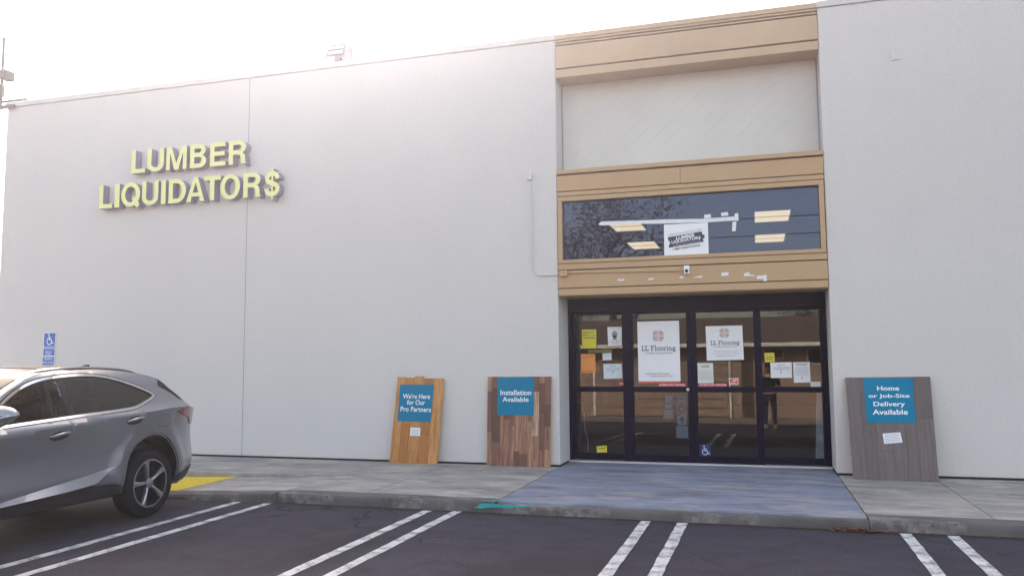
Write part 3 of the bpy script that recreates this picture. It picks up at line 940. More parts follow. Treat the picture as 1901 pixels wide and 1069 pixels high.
cd = thing("wall_conduit", "thin painted conduit running down the stucco and bending into the tan band", "conduit", (-2.93, 0, 2.7))
p0, p1 = (-2.944, 4.05), (-2.93, 2.836)
xa, zb_ = -2.927, 2.708
MB().bbox(-2.991, -2.928, -0.05, 0, 4.055, 4.166, 0.006).build("junction_box", M['conduit'], cd)
bend = [(p0[0], -0.022, p0[1]), ((p0[0] + p1[0]) / 2, -0.022, (p0[1] + p1[1]) / 2), (p1[0], -0.022, zb_ + 0.12)]
bend += [(p1[0] + 0.12 - 0.12 * math.cos(t), -0.022, zb_ + 0.12 - 0.12 * math.sin(t)) for t in [R(a) for a in (20, 40, 60, 80, 90)]] + [(XL - .0, -0.026, zb_)]
MB().tube(bend, 0.009, 8).build("pipe", M['conduit'], cd, smooth=True)
MB().bbox(-2.542, -2.428, -0.07, -0.015, 2.68, 2.758, 0.005).build("junction_box", M['tan'], cd)
MB().tube([(-2.428, -0.026, 2.726), (-0.867, -0.026, 2.697)], 0.011, 8).build("pipe", M['tan'], cd, smooth=True)

cx0, cx1, cz0, cz1 = -0.862, -0.794, 2.647, 2.757
sc_ = thing("security_camera", "small white box camera with a black lens on the tan band above the entrance", "camera", ((cx0 + cx1) / 2, -0.014, cz0))
MB().bbox(cx0, cx1, -0.085, -0.014, cz0, cz1, 0.008).build("housing", M['lettering'], sc_)
cm = (cx0 + cx1) / 2
MB().lathe([(-0.087, 0.0), (-0.096, 0.016), (-0.093, 0.022), (-0.083, 0.022)], (cm, 0, cz0 + 0.038), 'y', 20).build("lens", M['black'], sc_, smooth=True)

# torn tape left on the band
bits = [([(440, 846), (452, 837), (470, 840), (490, 835), (488, 848), (460, 850)], "small torn white tape scrap at the left end of the tan band under the window"),
        ([(640, 840), (652, 832), (686, 830), (682, 838), (664, 843), (645, 842)], "torn white tape scrap on the tan band, second from the left"),
        ([(848, 826), (858, 819), (882, 821), (872, 832), (862, 835), (852, 832)], "ragged white tape scrap on the tan band just below the small camera"),
        ([(935, 828), (962, 822), (985, 816), (1001, 818), (998, 827), (972, 829)], "long torn white tape scrap right of the small camera on the tan band"),
        ([(1122, 799), (1132, 795), (1171, 794), (1170, 815), (1124, 818)], "oblong white tape piece on the tan band right of the camera"),
        ([(1270, 812), (1276, 799), (1306, 793), (1307, 808), (1340, 811), (1345, 816), (1300, 818), (1272, 819)], "white tape piece with a ragged tail on the tan band"),
        ([(1354, 817), (1398, 814), (1399, 812), (1419, 810), (1422, 850), (1400, 852), (1397, 837), (1356, 838)], "hooked white tape piece at the right end of the tan band")]
BITS = [[(-1.758, 2.601), (-1.733, 2.619), (-1.696, 2.611), (-1.655, 2.62), (-1.659, 2.593), (-1.717, 2.591)], [(-1.348, 2.598), (-1.324, 2.614), (-1.255, 2.615), (-1.263, 2.599), (-1.3, 2.59), (-1.338, 2.594)], [(-0.931, 2.611), (-0.91, 2.625), (-0.863, 2.619), (-0.883, 2.598), (-0.903, 2.592), (-0.923, 2.599)], [(-0.759, 2.601), (-0.706, 2.611), (-0.66, 2.622), (-0.629, 2.616), (-0.636, 2.598), (-0.686, 2.596)], [(-0.393, 2.645), (-0.374, 2.653), (-0.299, 2.652), (-0.302, 2.61), (-0.391, 2.607)], [(-0.111, 2.609), (-0.099, 2.634), (-0.042, 2.644), (-0.041, 2.614), (0.021, 2.606), (0.03, 2.595), (-0.055, 2.595), (-0.108, 2.595)], [(0.047, 2.593), (0.13, 2.596), (0.132, 2.599), (0.169, 2.602), (0.172, 2.523), (0.131, 2.521), (0.126, 2.55), (0.049, 2.551)]]
for poly, (_, lab) in zip(BITS, bits):
    mb = MB().prism(poly, lambda a, b, d: (a, -0.0145 - d, b), 0.0022)
    tag(mb.build("tape_scrap", M['tape']), lab, "tape", "torn tape scraps left on the tan band")

# tape and poster on the upper window
WT = [[(-2.003, 3.392), (-1.964, 3.424), (-1.42, 3.408), (-1.053, 3.401), (-0.613, 3.382), (-0.203, 3.39), (-0.204, 3.336), (-0.546, 3.333), (-1.119, 3.347), (-1.421, 3.36), (-1.975, 3.37)], [(-0.592, 3.436), (-0.505, 3.439), (-0.501, 3.39), (-0.59, 3.389)], [(-0.376, 3.449), (-0.286, 3.454), (-0.28, 3.407), (-0.369, 3.404)], [(-0.203, 3.427), (-0.155, 3.432), (-0.154, 3.333), (-0.203, 3.329)], [(-0.232, 3.319), (-0.182, 3.32), (-0.195, 3.194), (-0.243, 3.198)]]
for poly, lab, gname in zip(WT, ["long white tape strip running across the upper window above the poster", "short white tape piece over the long strip, just right of the poster", "short white tape piece over the long strip, left of its upright end",
                          "upright white tape piece at the right end of the long strip", "upright white tape piece hanging below the end of the long strip"], range(5)):
    mb = MB().prism(poly, lambda a, b, d: (a, 0.049 - d, b), 0.002 if gname != 3 else 0.004)
    tag(mb.build("tape_strip", M['tape']), lab, "tape", "white tape pieces stuck on the upper window")
wp = Sheet("window_poster", "white poster with a slanted dark ticket logo taped in the upper window", "poster",
           wq(0.049, [(-1.119, 3.332), (-0.546, 3.33), (-0.546, 2.909), (-1.124, 2.906)]), M['white'])
zz = lambda x, y: ((x - 245 - (y - 207) * 0.028) / 627, (y - 207 + (x - 245) * 0.051) / 444)
wp.ink("ticket_logo", [[zz(*p) for p in q] for q in ([(303, 383), (785, 300), (797, 347), (812, 447), (322, 530), (318, 493), (337, 487), (327, 430), (312, 436)], [(797, 347), (822, 347), (828, 393), (805, 397)])], M['navyink'])
wp.text("LUMBER", zz(425, 421), zz(690, 373), zz(422, 375), M['lettering'], 0.03)
wp.text("LIQUIDATOR$", zz(362, 484), zz(772, 414), zz(356, 434), M['lettering'], 0.02)
wp.text("HARDWOOD FLOORS FOR LE$$!", zz(306, 363), zz(778, 285), zz(304, 347), M['ink'])
wp.text("www.lumberliquidators.com", zz(385, 512), zz(778, 444), zz(383, 498), M['lettering'])
wp.text("1-800 HARDWOOD", zz(384, 568), zz(766, 508), zz(380, 536), M['ink'], 0.012)

# ------------------------------------------------------------------ papers on the doors
IN, OUT = 0.012, -0.012
def paper(name, label, cat, y, quad, m, group=None):
    return Sheet(name, label, cat, wq(y, quad), m, group, th=0.0015)
YL, YM = 0.645, 0.590            # face of the side leaves / of the sliding leaves
z9 = 0
s = paper("notice", "yellow notice high on the left door pane", "notice", YL, [(-2.382, 1.974), (-2.174, 1.971), (-2.179, 1.705), (-2.386, 1.708)], M['yellow'])
s.line("FACE", 0.10, 0.42, 0.18, 0.38, M['ink']); s.line("MASKS", 0.5, 0.9, 0.26, 0.4, M['greyink'])
s.scribble([(0.1, 0.9, 0.12, 0.03)], M['ink'], 2); s.rect(0.08, 0.92, 0.445, 0.475, M['ink'], 'rule')
s = paper("mask_poster", "white poster with a grey masked face drawing on the left door", "poster", YL, [(-2.014, 2.002), (-1.809, 2.002), (-1.811, 1.739), (-2.007, 1.737)], M['white'])
s.ink("face_drawing", [[(0.5 + 0.20 * math.cos(t), 0.40 + 0.19 * math.sin(t)) for t in [i * math.pi / 12 for i in range(24)]], [(0.36, 0.6), (0.64, 0.6), (0.66, 0.70), (0.34, 0.70)]], M['greyink'])
s.ink("mask_drawing", [[(0.36, 0.46), (0.5, 0.43), (0.64, 0.46), (0.63, 0.57), (0.5, 0.62), (0.37, 0.57)]], M['navyink'])
s.line("FACE COVERINGS", 0.10, 0.90, 0.76, 0.805, M['ink']); s.line("REQUIRED", 0.27, 0.73, 0.825, 0.87, M['ink'])
s.scribble([(0.15, 0.85, 0.09, 0.02), (0.2, 0.8, 0.91, 0.02)], M['greyink'], 3)
s = paper("door_decal", "narrow olive strip decal across the left door pane", "decal", YL, wq and [(-2.296, 1.683), (-1.954, 1.679), (-1.955, 1.634), (-2.297, 1.637)], M['olive'])
s.line("AUTOMATIC DOOR  STAND CLEAR", 0.03, 0.97, 0.18, 0.8, M['ink'], 0.01)
s = paper("note", "small pale note above the paper with a 7 on the left door", "note", YL, [(-2.091, 1.627), (-1.963, 1.634), (-1.961, 1.534), (-2.088, 1.532)], M['bluepaper'])
s.scribble([(0.12, 0.88, 0.25, 0.05), (0.12, 0.8, 0.45, 0.05)], M['greyink'], 4)
s = paper("flyer", "orange flyer on the left door pane beside the frame", "flyer", YL, [(-2.404, 1.623), (-2.196, 1.621), (-2.193, 1.356), (-2.4, 1.357)], M['orange'])
s.line("WE ARE OPEN", 0.06, 0.9, 0.08, 0.17, M['rust']); s.scribble([(0.06, 0.9, 0.9, 0.03)], M['rust'], 5)
s = paper("capacity_notice", "pale paper with a large 7 on the left door pane", "notice", YL, [(-2.082, 1.478), (-1.82, 1.48), (-1.812, 1.276), (-2.078, 1.268)], M['bluepaper'])
s.line("CAPACITY", 0.33, 0.69, 0.12, 0.20, M['ink']); s.scribble([(0.16, 0.9, 0.29, 0.045), (0.16, 0.88, 0.42, 0.045)], M['greyink'], 6)
s.line("7", 0.445, 0.54, 0.52, 0.72, M['ink'])
s = paper("sticker", "small pinkish red sticker above the left door push rail", "sticker", YL, [(-1.871, 1.226), (-1.764, 1.226), (-1.765, 1.177), (-1.872, 1.177)], M['red'])
s.scribble([(0.2, 0.85, 0.35, 0.3)], M['lettering'], 7)

s = paper("brand_sticker", "bright yellow sticker with black writing low on the left door pane", "sticker", YL, [(-2.199, 0.321), (-2.052, 0.336), (-2.05, 0.242), (-2.196, 0.235)], M['yellow'])
s.line("STANLEY", 0.08, 0.92, 0.20, 0.50, M['ink'], 0.02)

s = paper("store_poster", "large white poster with a red emblem and slab lettering on the second door leaf", "poster", YM, [(-1.579, 2.067), (-1.001, 2.07), (-1.001, 1.235), (-1.578, 1.235)], M['white'])
s.icon(starburst(), 0.375, 0.615, 0.165, 0.325, M['rust'])
s.icon(slab_word(), 0.09, 0.91, 0.405, 0.515, M['navyink'], 'lettering')
s.line("LUMBER LIQUIDATORS", 0.17, 0.81, 0.522, 0.548, M['navyink'])
s.line("THESE ARE THE FLOORS", 0.17, 0.74, 0.862, 0.886, M['rust']); s.line("HOMES ARE BUILT ON.", 0.29, 0.81, 0.902, 0.926, M['rust'])
s = paper("door_decal", "orange red strip decal along the bottom of the large white poster", "decal", YM, [(-1.578, 1.231), (-1.012, 1.229), (-1.012, 1.212), (-1.578, 1.214)], M['orangeink'])
s = paper("door_decal", "red strip decal with white writing on the second door leaf, right end at the lock", "decal", YM, [(-1.303, 1.208), (-0.936, 1.205), (-0.933, 1.165), (-1.304, 1.166)], M['red'])
s.line("AUTOMATIC DOOR - STAND CLEAR", 0.03, 0.97, 0.2, 0.8, M['lettering'], 0.01)
dim = mat("faded_decal", (0.115, 0.105, 0.11), 0.6)
dimb = mat("faded_blue_decal", (0.055, 0.08, 0.11), 0.6)
for q, lab, m in zip([[(-1.06, 1.04), (-0.937, 1.04), (-0.936, 0.945), (-1.059, 0.944)], [(-1.06, 0.915), (-0.936, 0.916), (-0.936, 0.791), (-1.06, 0.79)], [(-1.06, 0.768), (-0.933, 0.769), (-0.933, 0.642), (-1.06, 0.64)], [(-1.078, 0.629), (-0.919, 0.631), (-0.916, 0.464), (-1.079, 0.464)]],
                     ["faded square decal with two dots, topmost below the lock", "faded square decal with a ring, middle of the column under the lock", "faded square decal with a hand shape, above the bluish one", "faded bluish decal lowest in the column under the lock"], (dim, dim, dim, dimb)):
    s = paper("door_decal", lab, "decal", YM + 0.004, q, m)
    if 'dots' in lab: s.ink("dot", [arc(0.38, 0.45, 0.10, 0, 360, 10)[:-1], arc(0.64, 0.45, 0.10, 0, 360, 10)[:-1]], M['ink'])
    elif 'ring' in lab: s.ink("ring", stroke(arc(0.5, 0.5, 0.32, 0, 360, 18), 0.1), M['ink'])
    elif 'hand' in lab: s.ink("hand_drawing", [arc(0.5, 0.35, 0.22, 0, 360, 12)[:-1], [(0.4, 0.55), (0.62, 0.55), (0.7, 0.85), (0.36, 0.8)]], M['ink'])
    else: s.scribble([(0.1, 0.9, 0.55, 0.04), (0.1, 0.7, 0.7, 0.04)], dim, 8)
for q, lab in zip([[(-1.222, 1.046), (-1.104, 1.047), (-1.107, 0.936), (-1.224, 0.936)], [(-1.225, 0.921), (-1.107, 0.922), (-1.109, 0.863), (-1.226, 0.862)], [(-1.248, 0.854), (-1.102, 0.856), (-1.105, 0.716), (-1.252, 0.714)]],
                  ["faded paper left of the decal with two dots", "narrow faded paper between two faded papers on the second leaf", "faded pinkish paper left of the ring decal"]):
    s = paper("faded_paper", lab, "paper", YM + 0.004, q, dim if 'pink' not in lab else mat("faded_pink", (0.13, 0.085, 0.09), 0.6), "faded papers low on the second door leaf")
    s.scribble([(0.1, 0.9, 0.2, 0.06), (0.1, 0.8, 0.45, 0.06), (0.1, 0.7, 0.7, 0.06)], M['greyink'], 9)

s = paper("store_poster", "smaller square white poster with a red emblem on the third door leaf", "poster", YM, [(-0.645, 1.984), (-0.16, 1.987), (-0.153, 1.524), (-0.64, 1.516)], M['white'])
s.icon(starburst(), 0.39, 0.62, 0.09, 0.33, M['rust'])
s.icon(slab_word(), 0.12, 0.91, 0.43, 0.585, M['navyink'], 'lettering')
s.line("LUMBER LIQUIDATORS", 0.20, 0.84, 0.595, 0.63, M['navyink'])
s.line("The same great products, service", 0.20, 0.85, 0.72, 0.76, M['greyink']); s.line("and pricing you've come to expect,", 0.14, 0.88, 0.785, 0.825, M['greyink']); s.line("now under one name.", 0.28, 0.78, 0.85, 0.89, M['greyink'])
s = paper("letter_notice", "cream letter page on the third door leaf left of the sticker", "notice", YM, [(-0.767, 1.481), (-0.561, 1.481), (-0.558, 1.211), (-0.766, 1.209)], M['offwhite'])
s.scribble([(0.18, 0.82, 0.11, 0.03), (0.28, 0.75, 0.18, 0.03)], M['ink'], 10)
s.scribble([(0.1, 0.9, 0.40 + 0.07 * i, 0.015) for i in range(7)], M['greyink'], 11)
s = paper("door_decal", "red strip decal with white writing along the third door leaf under the letter page", "decal", YM, [(-0.759, 1.207), (-0.384, 1.205), (-0.383, 1.166), (-0.758, 1.165)], M['red'])
s.line("AUTOMATIC DOOR - STAND CLEAR", 0.03, 0.97, 0.2, 0.8, M['lettering'], 0.01)
s = paper("sticker", "orange red sticker with a white tick on the third door leaf", "sticker", YM, [(-0.358, 1.274), (-0.234, 1.279), (-0.234, 1.191), (-0.355, 1.188)], M['lettering'])
s.rect(0.06, 0.94, 0.08, 0.92, M['orangeink']); s.ink("tick", stroke([(0.45, 0.3), (0.55, 0.5), (0.85, 0.08)], 0.09), M['lettering']); s.scribble([(0.12, 0.7, 0.68, 0.12)], M['lettering'], 12)
s = paper("access_sticker", "dark blue wheelchair sticker low on the third door leaf", "sticker", YM, [(-0.767, 0.387), (-0.625, 0.39), (-0.619, 0.232), (-0.765, 0.228)], mat("access_blue", (0.012, 0.018, 0.09), 0.5))
s.icon(wheelchair(), 0.10, 0.90, 0.08, 0.92, mat("access_white", (0.42, 0.52, 0.78), 0.5))

s = paper("language_sticker", "bright yellow square sticker on the right door pane", "sticker", YL, [(0.115, 1.613), (0.242, 1.615), (0.244, 1.491), (0.118, 1.489)], M['yellow'])
s.scribble([(0.15, 0.85, 0.2, 0.05)], M['greyink'], 13); s.line("HABLAMOS", 0.08, 0.92, 0.42, 0.54, M['ink'], 0.02); s.line("ESPAÑOL", 0.18, 0.84, 0.62, 0.78, M['ink'], 0.02)
s = paper("capacity_notice", "white paper with a large 7 on the right door pane", "notice", YL, [(0.186, 1.481), (0.458, 1.486), (0.457, 1.279), (0.186, 1.278)], M['white'])
s.line("CAPACITY", 0.32, 0.70, 0.13, 0.21, M['ink']); s.scribble([(0.14, 0.9, 0.30, 0.045), (0.14, 0.88, 0.42, 0.045)], M['greyink'], 14)
s.line("7", 0.44, 0.54, 0.52, 0.74, M['ink'])
s = paper("hours_notice", "white portrait paper with a tiny emblem on the right door pane", "notice", YL, [(0.475, 1.484), (0.684, 1.486), (0.687, 1.218), (0.478, 1.215)], M['white'])
s.scribble([(0.12, 0.9, 0.06, 0.03), (0.22, 0.8, 0.13, 0.03)], M['ink'], 15); s.scribble([(0.12, 0.9, 0.25 + 0.06 * i, 0.018) for i in range(7)], M['greyink'], 16)
s.icon(starburst(), 0.45, 0.56, 0.72, 0.82, M['rust'])
s = paper("blank_card", "blank white card beside the frame of the right door", "card", YL, [(0.684, 1.227), (0.807, 1.229), (0.809, 1.153), (0.685, 1.151)], M['offwhite'])

# pale cloth and loose cable hanging inside
bn = MB()
bx = [0.768, 0.835, 0.716, 0.823]
n = 14
bv, bf = [], []
for j in range(9):
    t = j / 8
    for i in range(n + 1):
        u = i / n
        x = (bx[0] + (bx[2] - bx[0]) * t) * (1 - u) + (bx[1] + (bx[3] - bx[1]) * t) * u
        bv.append((x, 0.80 + 0.012 * math.sin(i * 1.5 + j * .2), 1.09 - t * 0.93))
for j in range(8):
    for i in range(n): bf.append((j * (n + 1) + i, j * (n + 1) + i + 1, (j + 1) * (n + 1) + i + 1, (j + 1) * (n + 1) + i))
bn.add(bv, bf).add([(x, y + .004, z) for x, y, z in bv], [tuple(reversed(q)) for q in bf])
tag(bn.build("hanging_cloth", M['banner'], fix=False, smooth='all'), "pale cyan cloth hanging inside at the right edge of the right door", "cloth")
wx = [(-2.405, 0.785), (-2.392, 0.67), (-2.397, 0.554), (-2.371, 0.455), (-2.349, 0.348), (-2.359, 0.226)]
tag(MB().tube([(x, 0.80, z) for x, z in wx], 0.006, 6).build("loose_cable", M['white'], smooth=True), "thin white cable hanging behind the left door pane", "cable")

# ------------------------------------------------------------------ sample boards leaning on the wall
def board(label, quad, base_n, m, edge, planks, seed, th=0.025, ragged=0.0, lead=None):
    """quad: TL, TR, BR, BL of the front face; planks: (columns, mean length)"""
    TL, TR, BR, BL = [Vector(p) for p in quad]
    n = (BL - TL).cross(TR - TL).normalized()
    if n.y > 0: n = -n
    rnd = random.Random(seed)
    wd = ((TR - TL).length + (BR - BL).length) / 2
    ht = ((BL - TL).length + (BR - TR).length) / 2
    mp = lambda s, t, d=0.0: TL.lerp(TR, s).lerp(BL.lerp(BR, s), t) + n * d
    core = MB()
    v = [mp(a, b, d) for d in (0, -th) for a, b in ((0, 0), (1, 0), (1, 1), (0, 1))]
    core.add(v, [(0, 1, 2, 3), (7, 6, 5, 4), (0, 4, 5, 1), (1, 5, 6, 2), (2, 6, 7, 3), (3, 7, 4, 0)])
    root = core.build("flooring_sample_board", edge)
    tag(root, label, "sample board", "flooring sample boards leaning on the wall")
    verts, faces, at, uvs = [], [], [], []
    nc, ml = planks
    cw = [rnd.uniform(0.55, 1.45) for _ in range(nc)]
    for c in range(nc):
        s0, s1 = sum(cw[:c]) / sum(cw), sum(cw[:c + 1]) / sum(cw)
        t = 0.0
        first = True
        while t < 1:
            l = rnd.uniform(0.5, 1.5) * ml
            if first: l *= rnd.random() + .2
            e = min(1, t + l)
            if e > 0.93: e = 1
            top = t
            if first and ragged: top = t - rnd.uniform(0, ragged) if c in (0, 1, nc - 3, nc - 2) or rnd.random() > .5 else t
            k = len(verts)
            gs, gt = 0.0012 / wd, 0.0012 / ht
            q = [(s0 + gs, top + (gt if not first else 0)), (s1 - gs, top + (gt if not first else 0)), (s1 - gs, e - gt), (s0 + gs, e - gt)]
            verts += [mp(a, b, 0.010) for a, b in q] + [mp(a, b, 0.0) for a, b in q]
            pid = rnd.random()
            fs = [(k, k + 1, k + 2, k + 3), (k, k + 4, k + 5, k + 1), (k + 1, k + 5, k + 6, k + 2), (k + 2, k + 6, k + 7, k + 3), (k + 3, k + 7, k + 4, k)]
            faces += fs
            at += [pid] * 5
            for f in fs: uvs += [(q[(i - k) % 4][0] * wd, q[(i - k) % 4][1] * ht + pid * 7) for i in f]
            t = e
            first = False
    base = Vector(root['at'])
    me = bpy.data.meshes.new("plank_face")
    me.from_pydata([p - base for p in verts], [], faces)
    me.materials.append(m)
    a = me.attributes.new("plank", 'FLOAT', 'FACE')
    for i, x in enumerate(at): a.data[i].value = x
    ul = me.uv_layers.new(name="UVMap")
    for i, x in enumerate(uvs): ul.data[i].uv = x
    bm = bmesh.new(); bm.from_mesh(me); bmesh.ops.recalc_face_normals(bm, faces=bm.faces[:]); bm.to_mesh(me); bm.free()
    o = bpy.data.objects.new("plank_face", me)
    COL.objects.link(o)
    o.parent = root
    return root, n
def off(q, n, d): return [tuple(Vector(p) + n * d) for p in q]
b1, n1 = board("narrow honey oak sample board with ragged top, nearest the car", [(-4.9502, -0.0445, 1.3006), (-4.2438, -0.0458, 1.2825), (-4.3117, -0.1275, 0.1052), (-5.0384, -0.1276, 0.104)], None, M['oak'], M['pine'], (5, 1.3), 5, ragged=0.03)
b2, n2 = board("mixed dark brown acacia sample board left of the entrance", [(-3.5845, -0.045, 1.3148), (-2.6754, -0.045, 1.3152), (-2.698, -0.0816, 0.1018), (-3.5938, -0.0814, 0.1081)], None, M['acacia'], M['pine'], (11, 0.42), 8)
b3, n3 = board("wide grey brown vinyl sample board right of the entrance", [(1.0469, -0.0459, 1.2927), (1.9943, -0.0434, 1.3032), (1.9786, -0.3212, 0.1084), (1.061, -0.3228, 0.1015)], None, M['greyvinyl'], M['pine'], (6, 0.9), 4)
s1 = Sheet("board_sign", "blue sign reading We're Here for Our Pro Partners on the honey oak board", "sign", off([(-4.9065, -0.051, 1.2076), (-4.3848, -0.0513, 1.203), (-4.4216, -0.0874, 0.6829), (-4.9302, -0.0869, 0.6905)], n1, 0.0105), M['signblue'], "blue signs stuck on the sample boards", 0.003)
s1.line("We're Here", 0.11, 0.92, 0.245, 0.385, M['lettering'], 0.015); s1.line("for Our", 0.25, 0.79, 0.415, 0.55, M['lettering'], 0.015); s1.line("Pro Partners", 0.07, 0.985, 0.60, 0.735, M['lettering'], 0.015)
s2 = Sheet("board_sign", "blue sign reading Installation Available on the acacia board", "sign", off([(-3.4392, -0.0452, 1.3098), (-2.917, -0.0452, 1.3087), (-2.9255, -0.0608, 0.7913), (-3.4425, -0.0608, 0.7902)], n2, 0.0105), M['signblue'], "blue signs stuck on the sample boards", 0.003)
s2.line("Installation", 0.085, 0.935, 0.335, 0.475, M['lettering'], 0.015); s2.line("Available", 0.145, 0.865, 0.52, 0.65, M['lettering'], 0.015)
s3 = Sheet("board_sign", "blue sign reading Home or Job-Site Delivery Available on the grey board", "sign", off([(1.2529, -0.0477, 1.2848), (1.7994, -0.0473, 1.2864), (1.7898, -0.1686, 0.7646), (1.2546, -0.1703, 0.7574)], n3, 0.0105), M['signblue'], "blue signs stuck on the sample boards", 0.003)
s3.line("Home", 0.265, 0.715, 0.18, 0.285, M['lettering'], 0.02); s3.line("or Job-Site", 0.075, 0.915, 0.36, 0.47, M['lettering'], 0.02)
s3.line("Delivery", 0.165, 0.81, 0.535, 0.67, M['lettering'], 0.02); s3.line("Available", 0.135, 0.855, 0.71, 0.825, M['lettering'], 0.02)
q = Sheet("taped_note", "small crumpled white note taped under the sign on the honey oak board", "note", off([(-4.7255, -0.0928, 0.6046), (-4.573, -0.0932, 0.5998), (-4.5746, -0.1009, 0.4879), (-4.7294, -0.101, 0.4874)], n1, 0.0105), M['white'], "white notes on the sample boards", 0.004)
q.scribble([(0.15, 0.85, 0.25 + .17 * i, 0.05) for i in range(4)], M['greyink'], 21)
q = Sheet("taped_note", "tilted white note taped under the sign on the grey board", "note", off([(1.4183, -0.1993, 0.6329), (1.613, -0.1952, 0.6504), (1.6279, -0.222, 0.535), (1.4272, -0.2268, 0.5144)], n3, 0.0105), M['white'], "white notes on the sample boards", 0.004)
q.scribble([(0.1, 0.9, 0.12 + .14 * i, 0.04) for i in range(6)], M['greyink'], 22)

# ------------------------------------------------------------------ roof edge: floodlight and service mast
fx0, fx1 = -6.327, -5.984
fz0, fz1 = 6.301, 6.53
fl = thing("floodlight", "boxy grey floodlight standing on the roof edge above the left wall", "floodlight", ((fx0 + fx1) / 2, 0.3, 6.1))
hb = MB()
bmv = [(x, y, z) for z, dy in ((fz0, 0.0), (fz1, 0.10)) for y in (0.16 + dy, 0.42 + dy) for x in (fx0 + dy * .3, fx1 - dy * .3)]
hb.add(bmv, [(0, 2, 3, 1), (4, 5, 7, 6), (0, 1, 5, 4), (2, 6, 7, 3), (0, 4, 6, 2), (1, 3, 7, 5)])
hb.build("housing", M['greybox'], fl)
zm = (fz0 + fz1) / 2
def ff(x, z, d): return (x, 0.16 + 0.10 * (z - fz0) / (fz1 - fz0) - d, z)
lz = MB()
for a, b in ((fz0 + .03, zm - .012), (zm + .012, fz1 - .03)):
    lz.add([ff(fx0 + .04, a, .004), ff(fx1 - .04, a, .004), ff(fx1 - .04, b, .004), ff(fx0 + .04, b, .004)], [(0, 1, 2, 3)])
lz.build("lens", M['greyink'], fl)
MB().bbox((fx0 + fx1) / 2 - .05, (fx0 + fx1) / 2 + .05, 0.25, 0.35, 6.125, fz0 + .02, 0.005).build("bracket", M['greybox'], fl)

ms = thing("service_mast", "thin grey mast with small boxes at the left corner of the shop roof", "mast", (-12.75, 0.2, 5.9))
mx = -12.894
MB().tube([(mx, 0.2, 6.107), (mx, 0.2, 7.451)], 0.025, 10).build("pole", M['greybox'], ms, smooth=True)
MB().bbox(mx + .03, mx + .20, 0.08, 0.30, 6.638, 6.809, 0.03).build("lamp_box", M['greybox'], ms)
MB().bbox(mx - .16, mx - .03, 0.08, 0.30, 6.371, 6.592, 0.02).build("meter_box", M['greybox'], ms)
MB().bbox(mx + .02, -12.3, 0.17, 0.23, 6.233, 6.263, 0.008).bbox(mx + .08, -12.3, -0.06, -0.03, 6.022 - .01, 6.022 + .06, 0.008).build("arm", M['greybox'], ms)

# ------------------------------------------------------------------ litter along the kerb
lt = random.Random(12)
lv, lf = [], []
def leafbit(x, y, z, r):
    a = lt.uniform(0, 6.3)
    k = len(lv)
    h = lt.uniform(0.0, 0.6) * r
    for i, (dx, dy, dz) in enumerate(((-1, 0, 0), (0, .45, h), (1, 0, 0), (0, -.45, h * .4))):
        lv.append((x + r * (dx * math.cos(a) - dy * math.sin(a)), y + r * (dx * math.sin(a) + dy * math.cos(a)), z + dz + 0.004))
    lf.append((k, k + 1, k + 2)); lf.append((k, k + 2, k + 3))
for cx_, sx, nn, sy in ((-3.55, .18, 60, .035), (-2.6, .5, 60, .045), (-1.4, .9, 60, .03), (-0.6, 1.2, 60, .025), (0.40, .07, 16, .03), (0.85, .12, 90, .05), (1.4, .5, 50, .03), (2.2, .5, 50, .03), (-4.3, .6, 26, .02)):
    for _ in range(nn):
        leafbit(lt.gauss(cx_, sx), -2.89 - abs(lt.gauss(0, sy)) - (0.02 if cx_ == .85 else 0), lt.uniform(0, .03) if cx_ == .85 else 0, lt.uniform(.006, .022) * (1.5 if cx_ == .85 else 1))
tag(MB().add(lv, lf).build("leaf_litter", M['leaf'], fix=False), kind='stuff')
pv, pf = [], []
for _ in range(70):
    x, y, r = lt.uniform(-4, 2.8), lt.uniform(-5.5, -2.95), lt.uniform(.002, .006)
    k = len(pv)
    for i in range(5): pv.append((x + r * math.cos(i * 1.257), y + r * math.sin(i * 1.257), 0.001))
    pv.append((x, y, r * .9))
    pf += [(k + i, k + (i + 1) % 5, k + 5) for i in range(5)]
tag(MB().add(pv, pf).build("gravel_bits", M['curb'], fix=False), kind='stuff')
cx_, cy_ = (-2.665, -2.835)
cup = MB().ball((cx_, cy_, 0.026), (0.040, 0.03, 0.026), 12, 8)
cr = random.Random(5)
cup.v = [(x + cr.uniform(-.006, .006), y + cr.uniform(-.006, .006), max(0.002, z + cr.uniform(-.006, .006))) for x, y, z in cup.v]
tag(cup.build("paper_scrap", M['white']), "crumpled white paper scrap in the gutter left of the teal paint", "litter")
# ------------------------------------------------------------------ the parked car
XC, HW0 = -6.72, 0.86            # centre line, widest half width; the car stands parallel to the stripes, tail to the shop
RW, FW = (-3.93, 0.335), (-6.39, 0.335)
RWA = 0.385

